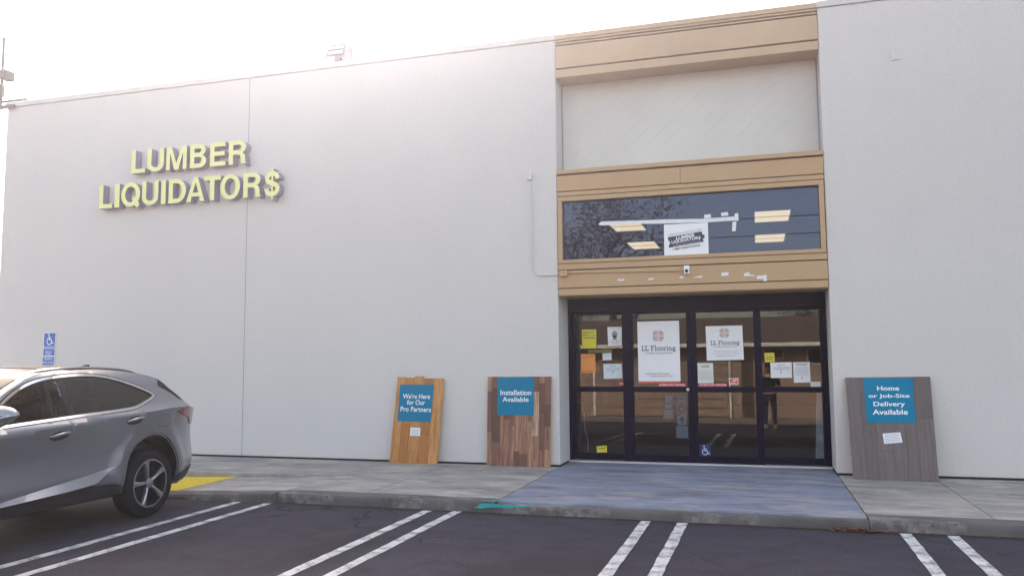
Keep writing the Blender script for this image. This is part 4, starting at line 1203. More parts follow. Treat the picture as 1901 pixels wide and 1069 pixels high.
def lerp_tab(tab, z):
    if z <= tab[0][0]: return tab[0][1]
    for (a, va), (b, vb) in zip(tab, tab[1:]):
        if z <= b:
            t = (z - a) / (b - a)
            return va + (vb - va) * t
    return tab[-1][1]
LOW = [(0.20, -0.10), (0.30, -0.055), (0.40, -0.020), (0.48, -0.012), (0.58, -0.030), (0.68, -0.038), (0.80, -0.026), (0.90, -0.010), (0.965, 0.0)]
UP = [(0.0, 0.0), (0.02, -0.024), (0.07, -0.070), (0.11, -0.090), (0.22, -0.138), (0.34, -0.196), (0.42, -0.245), (0.45, -0.273), (0.48, -0.33), (0.50, -0.42)]
def char_z(y): return 0.960 + 0.112 * min(1, max(0, (y + 5.7) / 2.05)) ** 1.25
def hw(y, z):
    """half width of the body at (y, z)"""
    zc = char_z(y)
    if z <= zc: d = lerp_tab(LOW, 0.20 + (z - 0.20) * (0.965 - 0.20) / (zc - 0.20))
    else: d = lerp_tab(UP, (z - zc) * 0.50 / (1.50 - zc))
    for (cy, cz), k in ((RW, 1.0), (FW, 0.9)):
        r = math.hypot(y - cy, (z - cz - .08) * 1.0)
        d += 0.032 * k * math.exp(-((r - 0.44) / 0.10) ** 2) * (z < zc + .1)
        d += 0.022 * k * math.exp(-((y - cy) / 0.42) ** 2 - ((z - 0.90) / 0.14) ** 2)
    t = max(0.0, (y + 3.72) / 0.68)
    s = max(0.0, (-6.55 - y) / 0.85)
    d -= 0.21 * min(t, 1.1) ** 2.3 + 0.30 * min(s, 1.1) ** 2.4
    return max(0.12, min(HW0 + 0.004, HW0 + d))

PROFILE = [(-3.48, 0.27), (-3.33, 0.30), (-3.22, 0.345), (-3.13, 0.43), (-3.085, 0.54), (-3.095, 0.645), (-3.165, 0.77), (-3.185, 0.87), (-3.155, 0.945), (-3.165, 1.03), (-3.265, 1.06),
           (-3.36, 1.135), (-3.47, 1.21), (-3.56, 1.268), (-3.605, 1.315), (-3.655, 1.372), (-3.78, 1.408), (-3.95, 1.438), (-4.15, 1.462), (-4.36, 1.477), (-4.65, 1.482), (-4.90, 1.470), (-5.10, 1.447),
           (-5.26, 1.405), (-5.45, 1.32), (-5.65, 1.215), (-5.85, 1.105), (-6.02, 1.02), (-6.25, 0.985), (-6.55, 0.955), (-6.85, 0.91), (-7.08, 0.85), (-7.24, 0.77), (-7.34, 0.64), (-7.37, 0.50), (-7.36, 0.38), (-7.28, 0.28), (-7.10, 0.235), (-6.90, 0.23)]
def arch_pts(c, a0, a1, n=16, r=RWA):
    return [(c[0] + r * 0.955 * math.cos(R(a0 + (a1 - a0) * i / n)), c[1] + 0.095 + r * math.sin(R(a0 + (a1 - a0) * i / n))) for i in range(n + 1)]
fa_, ra_ = arch_pts(FW, 180, 0), arch_pts(RW, 180, 0)
BOTTOM = [(FW[0] - .37, 0.25)] + fa_ + [(FW[0] + .372, 0.29), (-5.6, 0.285), (-4.7, 0.285), (RW[0] - .372, 0.29)] + ra_ + [(RW[0] + .372, 0.29)]
OUTER = PROFILE + BOTTOM

def inside(p, poly):
    x, y = p
    c = False
    j = len(poly) - 1
    for i in range(len(poly)):
        xi, yi = poly[i]; xj, yj = poly[j]
        if (yi > y) != (yj > y) and x < (xj - xi) * (y - yi) / (yj - yi) + xi: c = not c
        j = i
    return c
def resample(poly, d):
    out = []
    for i in range(len(poly)):
        a, b = poly[i], poly[(i + 1) % len(poly)]
        n = max(1, int(math.hypot(b[0] - a[0], b[1] - a[1]) / d))
        out += [(a[0] + (b[0] - a[0]) * k / n, a[1] + (b[1] - a[1]) * k / n) for k in range(n)]
    return out
def spline(pts, n=6, closed=False):
    """Catmull-Rom through 2D points"""
    P = [Vector(p) for p in pts]
    out = []
    m = len(P)
    for i in range(m if closed else m - 1):
        if closed: p0, p1, p2, p3 = P[(i - 1) % m], P[i], P[(i + 1) % m], P[(i + 2) % m]
        else: p0, p1, p2, p3 = P[max(i - 1, 0)], P[i], P[i + 1], P[min(i + 2, m - 1)]
        for k in range(n):
            t = k / n
            q = 0.5 * ((2 * p1) + (p2 - p0) * t + (2 * p0 - 5 * p1 + 4 * p2 - p3) * t * t + (3 * p1 - p0 - 3 * p2 + p3) * t ** 3)
            out.append(tuple(q))
    if not closed: out.append(tuple(P[-1]))
    return out
def grow(poly, d):
    """offset a closed polygon outwards (d > 0) or inwards"""
    n = len(poly)
    A = sum(poly[i][0] * poly[(i + 1) % n][1] - poly[(i + 1) % n][0] * poly[i][1] for i in range(n))
    sg = 1 if A > 0 else -1
    out = []
    for i in range(n):
        a, b, c = Vector(poly[i - 1]), Vector(poly[i]), Vector(poly[(i + 1) % n])
        e1, e2 = (b - a), (c - b)
        if e1.length < 1e-9 or e2.length < 1e-9: out.append(tuple(b)); continue
        n1 = Vector((e1.y, -e1.x)).normalized() * sg; n2 = Vector((e2.y, -e2.x)).normalized() * sg
        m = (n1 + n2)
        m = m / max(0.6, m.dot(n1)) if m.length > 1e-6 else n1
        out.append(tuple(b + m * d))
    return out

def patch(outer, holes=(), d=0.042, off=0.0, fn=None, extra=()):
    """triangulate a region of the side view and lift it onto the body; returns verts (y, z, half width) and triangles"""
    outer = resample(outer, d)
    holes = [resample(h, d) for h in holes]
    vs, es = [], []
    for loop in [outer] + holes:
        k = len(vs)
        vs += [Vector(p) for p in loop]
        es += [(k + i, k + (i + 1) % len(loop)) for i in range(len(loop))]
    y0, y1 = min(p[0] for p in outer), max(p[0] for p in outer)
    z0, z1 = min(p[1] for p in outer), max(p[1] for p in outer)
    def clear(p):
        for loop in [outer] + holes:
            for q in loop:
                if abs(q[0] - p[0]) + abs(q[1] - p[1]) < d * 0.5: return False
        return True
    ny, nz = int((y1 - y0) / d) + 1, int((z1 - z0) / d) + 1
    cand = [(y0 + (i + 0.5 * (j % 2)) * d, z0 + j * d) for j in range(nz + 1) for i in range(ny + 1)]
    cand += [(y, char_z(y)) for y in [y0 + k * d * .8 for k in range(int((y1 - y0) / d / .8) + 1)]]
    cand += list(extra)
    for p in cand:
        if inside(p, outer) and not any(inside(p, h) for h in holes) and clear(p): vs.append(Vector(p))
    V, E, F, _, _, _ = delaunay_2d_cdt(vs, es, [], 0, 1e-6)
    keep = []
    for f in F:
        c = (sum(V[i].x for i in f) / 3, sum(V[i].y for i in f) / 3)
        if inside(c, outer) and not any(inside(c, h) for h in holes): keep.append(tuple(f))
    used = sorted({i for f in keep for i in f})
    idx = {o: k for k, o in enumerate(used)}
    vv = [(V[i].x, V[i].y, hw(V[i].x, V[i].y) + off + (fn(V[i].x, V[i].y) if fn else 0)) for i in used]
    return vv, [tuple(idx[i] for i in f) for f in keep], outer

def side(mb, P, sgn):
    v, f = P[0], P[1]
    V = [(XC + sgn * w, y, z) for y, z, w in v]
    out = []
    for t in f:
        a, b, c = (Vector(V[i]) for i in t)
        n = (b - a).cross(c - a)
        out.append(t if n.x * sgn > 0 else tuple(reversed(t)))
    mb.add(V, out)

car = thing("parked_car", "silver grey crossover car parked at the left with its tail to the shop wall", "car", (XC, -5.2, 0))
def both(name, P, m, parent=None, smooth='all', label=None):
    o = None
    for s in (1, -1):
        mb = MB(); side(mb, P, s)
        o = mb.build(name, m, parent or car, fix=False, smooth=smooth)
    return o

# window line: traced glass outline, chrome round it
WTOP = [(-5.62, 1.150), (-5.508, 1.227), (-5.357, 1.309), (-5.197, 1.362), (-5.029, 1.393), (-4.851, 1.409), (-4.652, 1.415), (-4.469, 1.406), (-4.275, 1.374), (-4.072, 1.312), (-3.888, 1.240), (-3.835, 1.207)]
WBOT = [(-3.90, 1.178), (-3.985, 1.152), (-4.10, 1.118), (-4.22, 1.103), (-4.456, 1.09), (-4.717, 1.079), (-4.914, 1.070), (-5.192, 1.056), (-5.511, 1.040), (-5.80, 1.022)]
WIN = spline(WTOP, 4) + spline(WBOT, 4)
WINX = grow(WIN, 0.026)
LIGHT = [(-3.575, 1.030), (-3.49, 1.046), (-3.30, 1.062), (-3.165, 1.048), (-3.150, 0.965), (-3.19, 0.872), (-3.245, 0.872), (-3.32, 0.955), (-3.50, 0.998)]
FIN = [(-3.70, 1.305), (-3.665, 1.366), (-3.60, 1.318), (-3.555, 1.272), (-3.43, 1.188), (-3.345, 1.122), (-3.40, 1.145), (-3.55, 1.232)]
RDOOR = [(-4.955, 1.062), (-4.46, 1.068), (-4.18, 1.085), (-4.06, 1.105), (-4.045, 1.05), (-4.06, 0.98), (-4.11, 0.915), (-4.22, 0.83), (-4.31, 0.72), (-4.36, 0.60), (-4.375, 0.42), (-4.885, 0.42), (-4.885, 0.70), (-4.90, 0.92)]
FDOOR = [(-5.78, 1.018), (-5.20, 1.052), (-4.968, 1.060), (-4.913, 0.92), (-4.898, 0.70), (-4.898, 0.42), (-5.86, 0.42), (-5.90, 0.70), (-5.86, 0.92)]
# the outer sill blade: pale crease flaring out above the cladding
BLADE_ = [(-4.425, 0.562), (-4.56, 0.490), (-4.685, 0.425), (-5.0, 0.405), (-5.66, 0.386), (-5.90, 0.384), (-5.90, 0.398), (-5.66, 0.414), (-5.24, 0.464), (-4.80, 0.512)]
def under(poly, y, z):
    return inside((y, z), poly)
def blade_top(y): return lerp_tab([(-5.9, 0.398), (-5.66, 0.414), (-5.24, 0.464), (-4.80, 0.512), (-4.425, 0.562)], y)
def blade_low(y): return lerp_tab([(-5.9, 0.384), (-5.66, 0.386), (-5.0, 0.405), (-4.685, 0.425), (-4.425, 0.56)], y)
ROCK = [(-5.95, 0.375), (-5.0, 0.398), (-4.69, 0.412), (-4.45, 0.40), (-4.304, 0.37), (-4.302, 0.29), (-5.99, 0.29)]
body_P = patch(OUTER, [WINX, RDOOR, FDOOR, LIGHT])
# the strip closing the body over the top: rear, roof, screen, bonnet, front
def crown(i):
    y, z = PROFILE[i]
    return lerp_tab([(-7.4, 0.20), (-7.2, 0.13), (-6.9, 0.05), (-6.1, 0.05), (-5.9, 0.10), (-5.4, 0.09), (-5.0, 0.028), (-4.0, 0.022), (-3.65, 0.04), (-3.4, 0.07), (-3.0, 0.10)], y)
NP = len(PROFILE)
def prof_n(i):
    a, b = Vector(PROFILE[max(i - 1, 0)]), Vector(PROFILE[min(i + 1, NP - 1)])
    d = (b - a).normalized()
    n = Vector((d.y, -d.x))
    return n
def loft(i0, i1, s0=-1.0, s1=1.0, lift=0.0, n=16, sub=1):
    v, f = [], []
    rows = 0
    for i in range(i0, i1 + 1):
        y, z = PROFILE[i]
        nn = prof_n(i)
        w = hw(y, z)
        for k in range(n + 1):
            t = s0 + (s1 - s0) * k / n
            c = crown(i) * (1 - t * t) + lift
            v.append((XC + t * w, y + nn.x * c, z + nn.y * c))
        rows += 1
    for r in range(rows - 1):
        for k in range(n): f.append((r * (n + 1) + k, r * (n + 1) + k + 1, (r + 1) * (n + 1) + k + 1, (r + 1) * (n + 1) + k))
    return v, f
bm_ = MB()
for s in (1, -1): side(bm_, body_P, s)
bm_.add(*loft(0, NP - 1))
bod = bm_.build("body", M['paint'], car, smooth=True)
both("front_door", patch(FDOOR), M['paint'])
both("rear_door", patch(RDOOR), M['paint'])
# recessed jambs behind the door gaps
jm = MB()
for poly in (RDOOR, FDOOR):
    for s in (1, -1): side(jm, patch(grow(poly, 0.012), [grow(poly, -0.015)], 0.05, -0.012), s)
jm.build("door_jamb", M['black'], car, fix=False)
# glass and chrome
mid = [(-4.935, 1.40), (-4.905, 1.07)]
FG = [p for p in WIN if p[0] < -4.945]
RG = [p for p in WIN if p[0] > -4.875]
def edge_at(y, lst):
    for a, b in zip(lst, lst[1:]):
        if min(a[0], b[0]) <= y <= max(a[0], b[0]):
            return a[1] + (b[1] - a[1]) * (y - a[0]) / (b[0] - a[0])
tops, bots = spline(WTOP, 4), spline(WBOT, 4)
FGP = [p for p in tops if p[0] < -4.95] + [(-4.95, edge_at(-4.95, tops)), (-4.935, edge_at(-4.935, bots))] + [p for p in bots if p[0] < -4.935]
RGP = [(-4.865, edge_at(-4.865, tops))] + [p for p in tops if p[0] > -4.865] + [p for p in bots if p[0] > -4.855] + [(-4.855, edge_at(-4.855, bots))]
PIL = [(-4.945, edge_at(-4.945, tops)), (-4.87, edge_at(-4.87, tops)), (-4.86, edge_at(-4.86, bots)), (-4.93, edge_at(-4.93, bots))]
both("front_window", patch(FGP, off=-0.006), M['carfront'])
both("rear_window", patch(RGP, off=-0.006), M['carglass'])
both("door_pillar", patch(PIL, off=-0.004), M['black'])
both("window_trim", patch(grow(WIN, 0.024), [grow(WIN, 0.002)], 0.05, 0.006), M['chrome'], smooth=False)
both("roof_seal", patch(grow(WIN, 0.033), [grow(WIN, 0.0245)], 0.05, 0.001), M['black'], smooth=False)
both("tail_light", patch(LIGHT, d=0.03, off=0.010), M['tail'])
both("spoiler_fin", patch(FIN, d=0.03, off=0.006), M['black'])
for s in (1, -1):                       # the pale blade above the sill: a ledge that flares out towards its lower edge
    v, f = [], []
    n = 30
    for i in range(n + 1):
        y = -5.92 + (5.92 - 4.43) * i / n
        a, b = blade_top(y), blade_low(y)
        out = 0.052 * min(1, (-4.425 - y) / .30 + 0.08)
        v += [(XC + s * (hw(y, a) + 0.001), y, a), (XC + s * (hw(y, a) + 0.003 + out), y, b + (a - b) * .12), (XC + s * (hw(y, b) + out * .8), y, b - .004), (XC + s * (hw(y, b) - 0.005), y, b - .012)]
    for i in range(n):
        for q in range(3): f.append((i * 4 + q, i * 4 + q + 1, i * 4 + q + 5, i * 4 + q + 4))
    MB().add(v, f).build("sill_blade", M['paint'], car, smooth=True)
rk = patch(ROCK, off=0.010)
both("rocker_cladding", rk, M['cardark'])
REARC = [(-3.575, 0.30), (-3.564, 0.36), (-3.48, 0.385), (-3.30, 0.405), (-3.14, 0.43), (-3.23, 0.335), (-3.35, 0.295)]
both("bumper_cladding", patch(REARC, off=0.008), M['cardark'])
rb = loft(1, 3, lift=0.012); MB().add(*rb).build("rear_valance", M['cardark'], car, smooth='all')
# wheel arch lips
for c in (RW, FW):
    inn = arch_pts(c, 200, -20, 22)
    out = arch_pts(c, 200, -20, 22, RWA + 0.035)
    for s in (1, -1):
        mb = MB()
        v, f = [], []
        for (a, b), (a2, b2) in zip(inn, out):
            w = hw(a2, b2)
            v += [(XC + s * (w + 0.004), a2, b2), (XC + s * (w + 0.004), (a + a2) / 2, (b + b2) / 2), (XC + s * (w - 0.012), a, b), (XC + s * (w - 0.30), a, b)]
        for i in range(len(inn) - 1):
            for q in range(3): f.append((i * 4 + q, i * 4 + q + 1, i * 4 + q + 5, i * 4 + q + 4))
        mb.add(v, f)
        mb.mi = [0 if k % 3 == 0 else 1 for k in range(len(mb.f))]
        mb.build("wheel_arch", [M['paint'], M['black']], car, smooth=True)
# glasshouse panels on the loft
MB().add(*loft(23, 27, -0.90, 0.90, 0.006)).build("windscreen", M['carfront'], car, smooth='all')
MB().add(*loft(11, 13, -0.86, 0.86, 0.006)).build("rear_screen", M['carglass'], car, smooth='all')
MB().add(*loft(18, 21, -0.72, 0.72, 0.005)).build("sunroof", M['black'], car, smooth='all')
MB().add(*loft(8, 9, -0.80, 0.80, 0.012)).build("rear_light_bar", M['tail'], car, smooth='all')
pl_y = -3.185
MB().bbox(XC - .16, XC + .16, pl_y + .095, pl_y + .11, 0.80, 0.885, 0.004).build("number_plate", M['white'], car)
# under body, floor and cabin
MB().bbox(XC - .60, XC + .60, -7.15, -3.30, 0.22, 0.70, 0.04).build("underbody", M['cardark'], car)
MB().bbox(XC - .78, XC + .78, -5.95, -4.45, 0.26, 0.72, 0.04).build("cabin_floor", M['black'], car)
for sx in (0.37, -0.37):
    for sy, back in ((-5.30, 1), (-4.45, 1)):
        st = MB()
        st.bbox(XC + sx - .23, XC + sx + .23, sy - .42, sy + .05, 0.70, 0.84, 0.04)
        st.bbox(XC + sx - .22, XC + sx + .22, sy, sy + .13, 0.80, 1.20, 0.05)
        st.bbox(XC + sx - .12, XC + sx + .12, sy + .05, sy + .14, 1.215, 1.37, 0.04)
        st.build("seat", M['seat'], car, smooth=True)
MB().bbox(XC - .66, XC + .66, -6.0, -5.75, 0.72, 1.0, 0.05).build("dashboard", M['black'], car)
stw = MB().tube([(XC + .37 + .17 * math.cos(t), -5.62 + .04 * math.sin(t), 1.0 + .17 * math.sin(t)) for t in [i * math.pi / 10 for i in range(21)]], 0.013, 8)
stw.build("steering_wheel", M['black'], car, smooth=True)
for s in (1, -1):
    MB().tube([(XC + s * .66, -4.99, 1.06), (XC + s * .60, -4.985, 1.22), (XC + s * .56, -5.0, 1.37)], 0.022, 8).build("pillar_trim", M['beige'], car, smooth=True)
# roof rails, aerial
RAIL = [(-5.25, 1.405), (-5.15, 1.452), (-4.98, 1.483), (-4.65, 1.502), (-4.36, 1.500), (-4.1, 1.488), (-3.92, 1.465), (-3.80, 1.430)]
for s in (1, -1):
    MB().tube([(XC + s * 0.515, y, z - 0.012) for y, z in spline(RAIL, 4)], 0.017, 10).build("roof_rail", M['chrome'], car, smooth=True)
ax = MB()
for x in (-0.012, 0.012):
    pass
ax.add([(XC - .014, -4.08, 1.478), (XC + .014, -4.08, 1.478), (XC + .016, -3.90, 1.458), (XC - .016, -3.90, 1.458), (XC - .004, -3.96, 1.525), (XC + .004, -3.96, 1.525), (XC + .005, -3.91, 1.525), (XC - .005, -3.91, 1.525)],
       [(0, 1, 5, 4), (1, 2, 6, 5), (2, 3, 7, 6), (3, 0, 4, 7), (4, 5, 6, 7)])
ax.build("roof_aerial", M['cardark'], car)
# handles with their dished recesses, fuel flap
def handle(yc, zc, slope):
    for s in (1, -1):
        w = hw(yc, zc)
        mb = MB()
        n = 26
        cup = [(yc + 0.108 * math.cos(2 * math.pi * k / n), zc + 0.040 * math.sin(2 * math.pi * k / n) + slope * 0.108 * math.cos(2 * math.pi * k / n)) for k in range(n)]
        inn = [(yc + (a - yc) * .62, zc + (b - zc) * .62) for a, b in cup]
        v = [(XC + s * (hw(a, b) + 0.0015), a, b) for a, b in cup] + [(XC + s * (hw(a, b) - 0.004 + 0.0065), a, b) for a, b in inn]
        f = [(k, (k + 1) % n, n + (k + 1) % n, n + k) for k in range(n)] + [tuple(range(n, 2 * n))]
        mb.add(v, f)
        h = mb.build("door_handle", M['cardark'], car, smooth='all')
        pts = [(XC + s * (w + 0.004), yc - 0.105, zc + 0.004 - slope * .105), (XC + s * (w + 0.026), yc - 0.06, zc + 0.010 - slope * .06), (XC + s * (w + 0.030), yc + 0.0, zc + 0.014), (XC + s * (w + 0.026), yc + 0.07, zc + 0.014 + slope * .07), (XC + s * (w + 0.004), yc + 0.118, zc + 0.008 + slope * .11)]
        MB().tube(pts, [0.008, 0.013, 0.014, 0.015, 0.010], 10).build("handle_bar", M['paint'], h, smooth=True)
handle(-4.195, 0.978, 0.10)
handle(-5.085, 0.905, 0.08)
fl_ = [(-3.79 + 0.105 * math.cos(2 * math.pi * k / 24), 0.950 + 0.062 * math.sin(2 * math.pi * k / 24)) for k in range(24)]
P_ = patch(fl_, [grow(fl_, -0.0035)], 0.03, 0.0012)
mb = MB(); side(mb, P_, 1); mb.build("fuel_flap", M['cardark'], car, fix=False)
# mirrors
for s in (1, -1):
    mm = MB()
    mm.ball((XC + s * 0.965, -5.76, 1.130), (0.145, 0.085, 0.070), 22, 14)
    mm.v = [(x, y, z + (x - XC - s * .965) * s * 0.16 * (1 if z < 1.13 else -.25)) for x, y, z in mm.v]
    mo = mm.build("mirror", M['paint'], car, smooth=True)
    MB().tube([(XC + s * 0.80, -5.66, 1.04), (XC + s * 0.90, -5.68, 1.075), (XC + s * 0.97, -5.75, 1.085)], [0.030, 0.030, 0.034], 10).build("mirror_arm", M['black'], mo, smooth=True)
    MB().tube([(XC + s * 0.86, -5.815, 1.082), (XC + s * 0.98, -5.845, 1.098), (XC + s * 1.09, -5.805, 1.124)], 0.008, 8).build("indicator", M['chrome'], mo, smooth=True)
# head lamps and grille (out of the picture, seen only from elsewhere)
HL = [(-7.22, 0.80), (-7.05, 0.86), (-6.80, 0.885), (-6.72, 0.86), (-6.95, 0.80), (-7.15, 0.735)]
both("headlight", patch(HL, d=0.04, off=0.006), M['chrome'])
MB().add(*loft(33, 36, -0.5, 0.5, 0.008)).build("grille", M['black'], car, smooth='all')

# wheels
def wheel(c, s):
    y, z = c
    xo = XC + s * 0.845
    def X(a): return xo + s * a
    prof = [(-0.20, 0.235), (-0.205, 0.28), (-0.19, 0.322), (-0.165, 0.334), (-0.10, 0.336), (-0.035, 0.334), (-0.010, 0.322), (0.004, 0.285), (0.0, 0.245), (-0.012, 0.236)]
    w = MB()
    w.lathe([(s * a, r) for a, r in prof], (xo, y, z), 'x', 48)
    tyre = w.build("wheel", M['tyre'], car, smooth=True)
    rm = MB()
    rm.lathe([(s * a, r) for a, r in [(-0.012, 0.238), (-0.004, 0.236), (-0.004, 0.222), (-0.03, 0.214), (-0.16, 0.205)]], (xo, y, z), 'x', 48)
    rm.mi = [0 if k < 96 else 1 for k in range(len(rm.f))]
    rm.build("rim", [M['alloy'], M['black']], tyre, smooth=True)
    MB().lathe([(s * -0.10, 0.206), (s * -0.10, 0.0)], (xo, y, z), 'x', 32).build("brake_disc", M['black'], tyre)
    for k in range(5):
        a = 2 * math.pi * k / 5 + R(103)
        sp = MB()
        def pt(r, t, dx):
            return (X(dx), y + s * (r * math.cos(a) - t * math.sin(a)), z + r * math.sin(a) + t * math.cos(a))
        L = [(0.045, 0.014, 0.016, -0.022), (0.10, 0.010, 0.017, -0.012), (0.16, 0.015, 0.023, -0.008), (0.221, 0.026, 0.034, -0.007)]
        v, f = [], []
        for r, t0, t1, dx in L:
            v += [pt(r, -t0, dx), pt(r, -t0 * .2, dx + 0.006), pt(r, t1, dx), pt(r, t1, dx - 0.03), pt(r, -t0, dx - 0.03)]
        for i in range(3):
            for q in range(5): f.append((i * 5 + q, i * 5 + (q + 1) % 5, (i + 1) * 5 + (q + 1) % 5, (i + 1) * 5 + q))
        sp.add(v, f)
        sp.build("spoke", M['alloy'], tyre)
    MB().lathe([(s * -0.03, 0.050), (s * -0.012, 0.046), (s * -0.006, 0.030), (s * -0.006, 0.0)], (xo, y, z), 'x', 24).build("hub_cap", M['alloy'], tyre, smooth=True)
for c in (RW, FW):
    for s in (1, -1): wheel(c, s)

# ------------------------------------------------------------------ what the glass mirrors: photographer, house, trees
def skin_chain(name, joints, bones, m, parent=None, sub=2):
    """joints: {key: (xyz, radius)}; first key is the root of the skin"""
    keys = list(joints)
    base = Vector(parent['at']) if parent is not None else Vector((0, 0, 0))
    me = bpy.data.meshes.new(name)
    me.from_pydata([Vector(joints[k][0]) - base for k in keys], [(keys.index(a), keys.index(b)) for a, b in bones], [])
    o = bpy.data.objects.new(name, me)
    COL.objects.link(o)
    if parent is not None: o.parent = parent
    o['at'] = tuple(base)
    sk = o.modifiers.new("skin", 'SKIN')
    sk.use_smooth_shade = True
    for i, k in enumerate(keys):
        r = joints[k][1]
        me.skin_vertices[0].data[i].radius = r if isinstance(r, tuple) else (r, r)
        me.skin_vertices[0].data[i].use_root = (i == 0)
    sb = o.modifiers.new("smooth", 'SUBSURF')
    sb.levels = sb.render_levels = sub
    me.materials.append(m)
    return o

PX, PY = 0.02, -11.20
person = thing("person", "person in dark jacket, jeans and cap holding up a phone, mirrored in the door glass", "person", (PX, PY, 0))
B = {
 'pelvis': ((PX, PY - .02, 0.93), (0.15, 0.11)), 'waist': ((PX, PY - .01, 1.05), (0.145, 0.11)), 'chest': ((PX, PY, 1.25), (0.17, 0.12)), 'collar': ((PX, PY - .01, 1.40), (0.12, 0.09)),
 'neck': ((PX, PY + .005, 1.47), 0.055), 'head0': ((PX, PY + .02, 1.55), (0.070, 0.085)), 'head1': ((PX, PY + .015, 1.64), (0.078, 0.095)), 'head2': ((PX, PY + .01, 1.70), (0.06, 0.075)),
 'shR': ((PX + .19, PY, 1.38), 0.065), 'elR': ((PX + .27, PY + .06, 1.15), 0.048), 'wrR': ((PX + .105, PY + .235, 1.42), 0.030),
 'shL': ((PX - .19, PY, 1.38), 0.065), 'elL': ((PX - .27, PY + .06, 1.15), 0.048), 'wrL': ((PX - .115, PY + .235, 1.42), 0.030),
 'hipR': ((PX + .095, PY - .01, 0.86), 0.10), 'knR': ((PX + .115, PY + .02, 0.49), 0.066), 'anR': ((PX + .13, PY, 0.09), 0.042), 'toR': ((PX + .15, PY + .17, 0.035), 0.034),
 'hipL': ((PX - .095, PY - .01, 0.86), 0.10), 'knL': ((PX - .115, PY + .02, 0.49), 0.066), 'anL': ((PX - .12, PY, 0.09), 0.042), 'toL': ((PX - .15, PY + .17, 0.035), 0.034),
}
BN = [('pelvis', 'waist'), ('waist', 'chest'), ('chest', 'collar'), ('collar', 'neck'), ('neck', 'head0'), ('head0', 'head1'), ('head1', 'head2'), ('collar', 'shR'), ('shR', 'elR'), ('elR', 'wrR'), ('collar', 'shL'), ('shL', 'elL'), ('elL', 'wrL'),
      ('pelvis', 'hipR'), ('hipR', 'knR'), ('knR', 'anR'), ('anR', 'toR'), ('pelvis', 'hipL'), ('hipL', 'knL'), ('knL', 'anL'), ('anL', 'toL')]
bd_ = skin_chain("body", B, BN, M['skin'], person)
def shell(name, keys, grow_, m, sub=2):
    J = {k: (B[k][0], tuple(r + grow_ for r in (B[k][1] if isinstance(B[k][1], tuple) else (B[k][1],) * 2))) for k in keys}
    return skin_chain(name, J, [(a, b) for a, b in BN if a in keys and b in keys], m, person, sub)
shell("jacket", ['pelvis', 'waist', 'chest', 'collar', 'shR', 'elR', 'wrR', 'shL', 'elL', 'wrL'], 0.016, M['cloth'])
shell("jeans", ['pelvis', 'hipR', 'knR', 'anR', 'hipL', 'knL', 'anL'], 0.012, M['jeans'])
for s in (1, -1):
    an = Vector((PX + s * .125, PY - .02, 0.055))
    MB().bbox(an.x + s * .01 - .048, an.x + s * .01 + .048, an.y - .06, an.y + .21, 0.0, 0.085, 0.03).build("shoe", M['shoe'], person, smooth=True)
hd = Vector((PX, PY + .015, 1.63))
cap = MB().ball((hd.x, hd.y - .005, hd.z + .055), (0.098, 0.118, 0.090), 24, 14)
cap.v = [(x, y, max(z, hd.z + .035)) for x, y, z in cap.v]
cap.add([(hd.x + a, hd.y + .10 + b, hd.z + .036 - abs(a) * .15) for a, b in ((-.09, 0), (-.075, .05), (0, .075), (.075, .05), (.09, 0))] + [(hd.x + a, hd.y + .10 + b, hd.z + .044 - abs(a) * .15) for a, b in ((-.09, 0), (-.075, .05), (0, .075), (.075, .05), (.09, 0))],
        [(0, 1, 2, 3, 4), (9, 8, 7, 6, 5), (0, 5, 6, 1), (1, 6, 7, 2), (2, 7, 8, 3), (3, 8, 9, 4)])
cap.build("cap", M['cloth'], person, smooth=True)
for s in (1, -1):
    MB().ball((hd.x + s * .032, hd.y + .088, hd.z + .002), (0.013, 0.010, 0.009), 12, 8).build("eye", M['white'], person, smooth=True)
    MB().ball((hd.x + s * .082, hd.y - .01, hd.z - .02), (0.012, 0.022, 0.032), 10, 8).build("ear", M['skin'], person, smooth=True)
MB().ball((hd.x, hd.y + .104, hd.z - .035), (0.014, 0.020, 0.026), 10, 8).build("nose", M['skin'], person, smooth=True)
MB().ball((hd.x, hd.y + .092, hd.z - .078), (0.026, 0.008, 0.008), 10, 6).build("mouth", M['rust'], person, smooth=True)
# hands round the ends of the phone
phone_y = PY + .315
for s in (1, -1):
    palm = (PX + s * .098, PY + .272, 1.482)
    J = {'palm': (palm, (0.034, 0.018)), 'wrist': ((PX + s * .108, PY + .238, 1.425), (0.026, 0.02)), 'knuckle': ((PX + s * .092, PY + .290, 1.515), (0.030, 0.014))}
    bn_ = [('palm', 'wrist'), ('palm', 'knuckle')]
    for k in range(4):
        zf = 1.475 + 0.021 * k
        le = (0.046, 0.054, 0.052, 0.042)[k]
        J['a%d' % k] = ((PX + s * .096, PY + .292, zf), 0.0095)
        J['b%d' % k] = ((PX + s * .088, PY + .318, zf + .002), 0.0085)
        J['c%d' % k] = ((PX + s * (.088 - le * .55), PY + .331, zf + .003), 0.0075)
        bn_ += [('palm', 'a%d' % k), ('a%d' % k, 'b%d' % k), ('b%d' % k, 'c%d' % k)]
    J['t0'] = ((PX + s * .082, PY + .272, 1.470), 0.011)
    J['t1'] = ((PX + s * .064, PY + .292, 1.488), 0.0095)
    J['t2'] = ((PX + s * .046, PY + .299, 1.500), 0.008)
    bn_ += [('palm', 't0'), ('t0', 't1'), ('t1', 't2')]
    skin_chain("hand", J, bn_, M['skin'], person, 1)
ph = thing("phone", "dark phone held up in both hands, mirrored in the door glass", "phone", (PX, phone_y, 1.48))
MB().bbox(PX - .076, PX + .076, phone_y - .005, phone_y + .004, 1.482, 1.560, 0.003).build("phone_case", M['black'], ph, smooth=True)
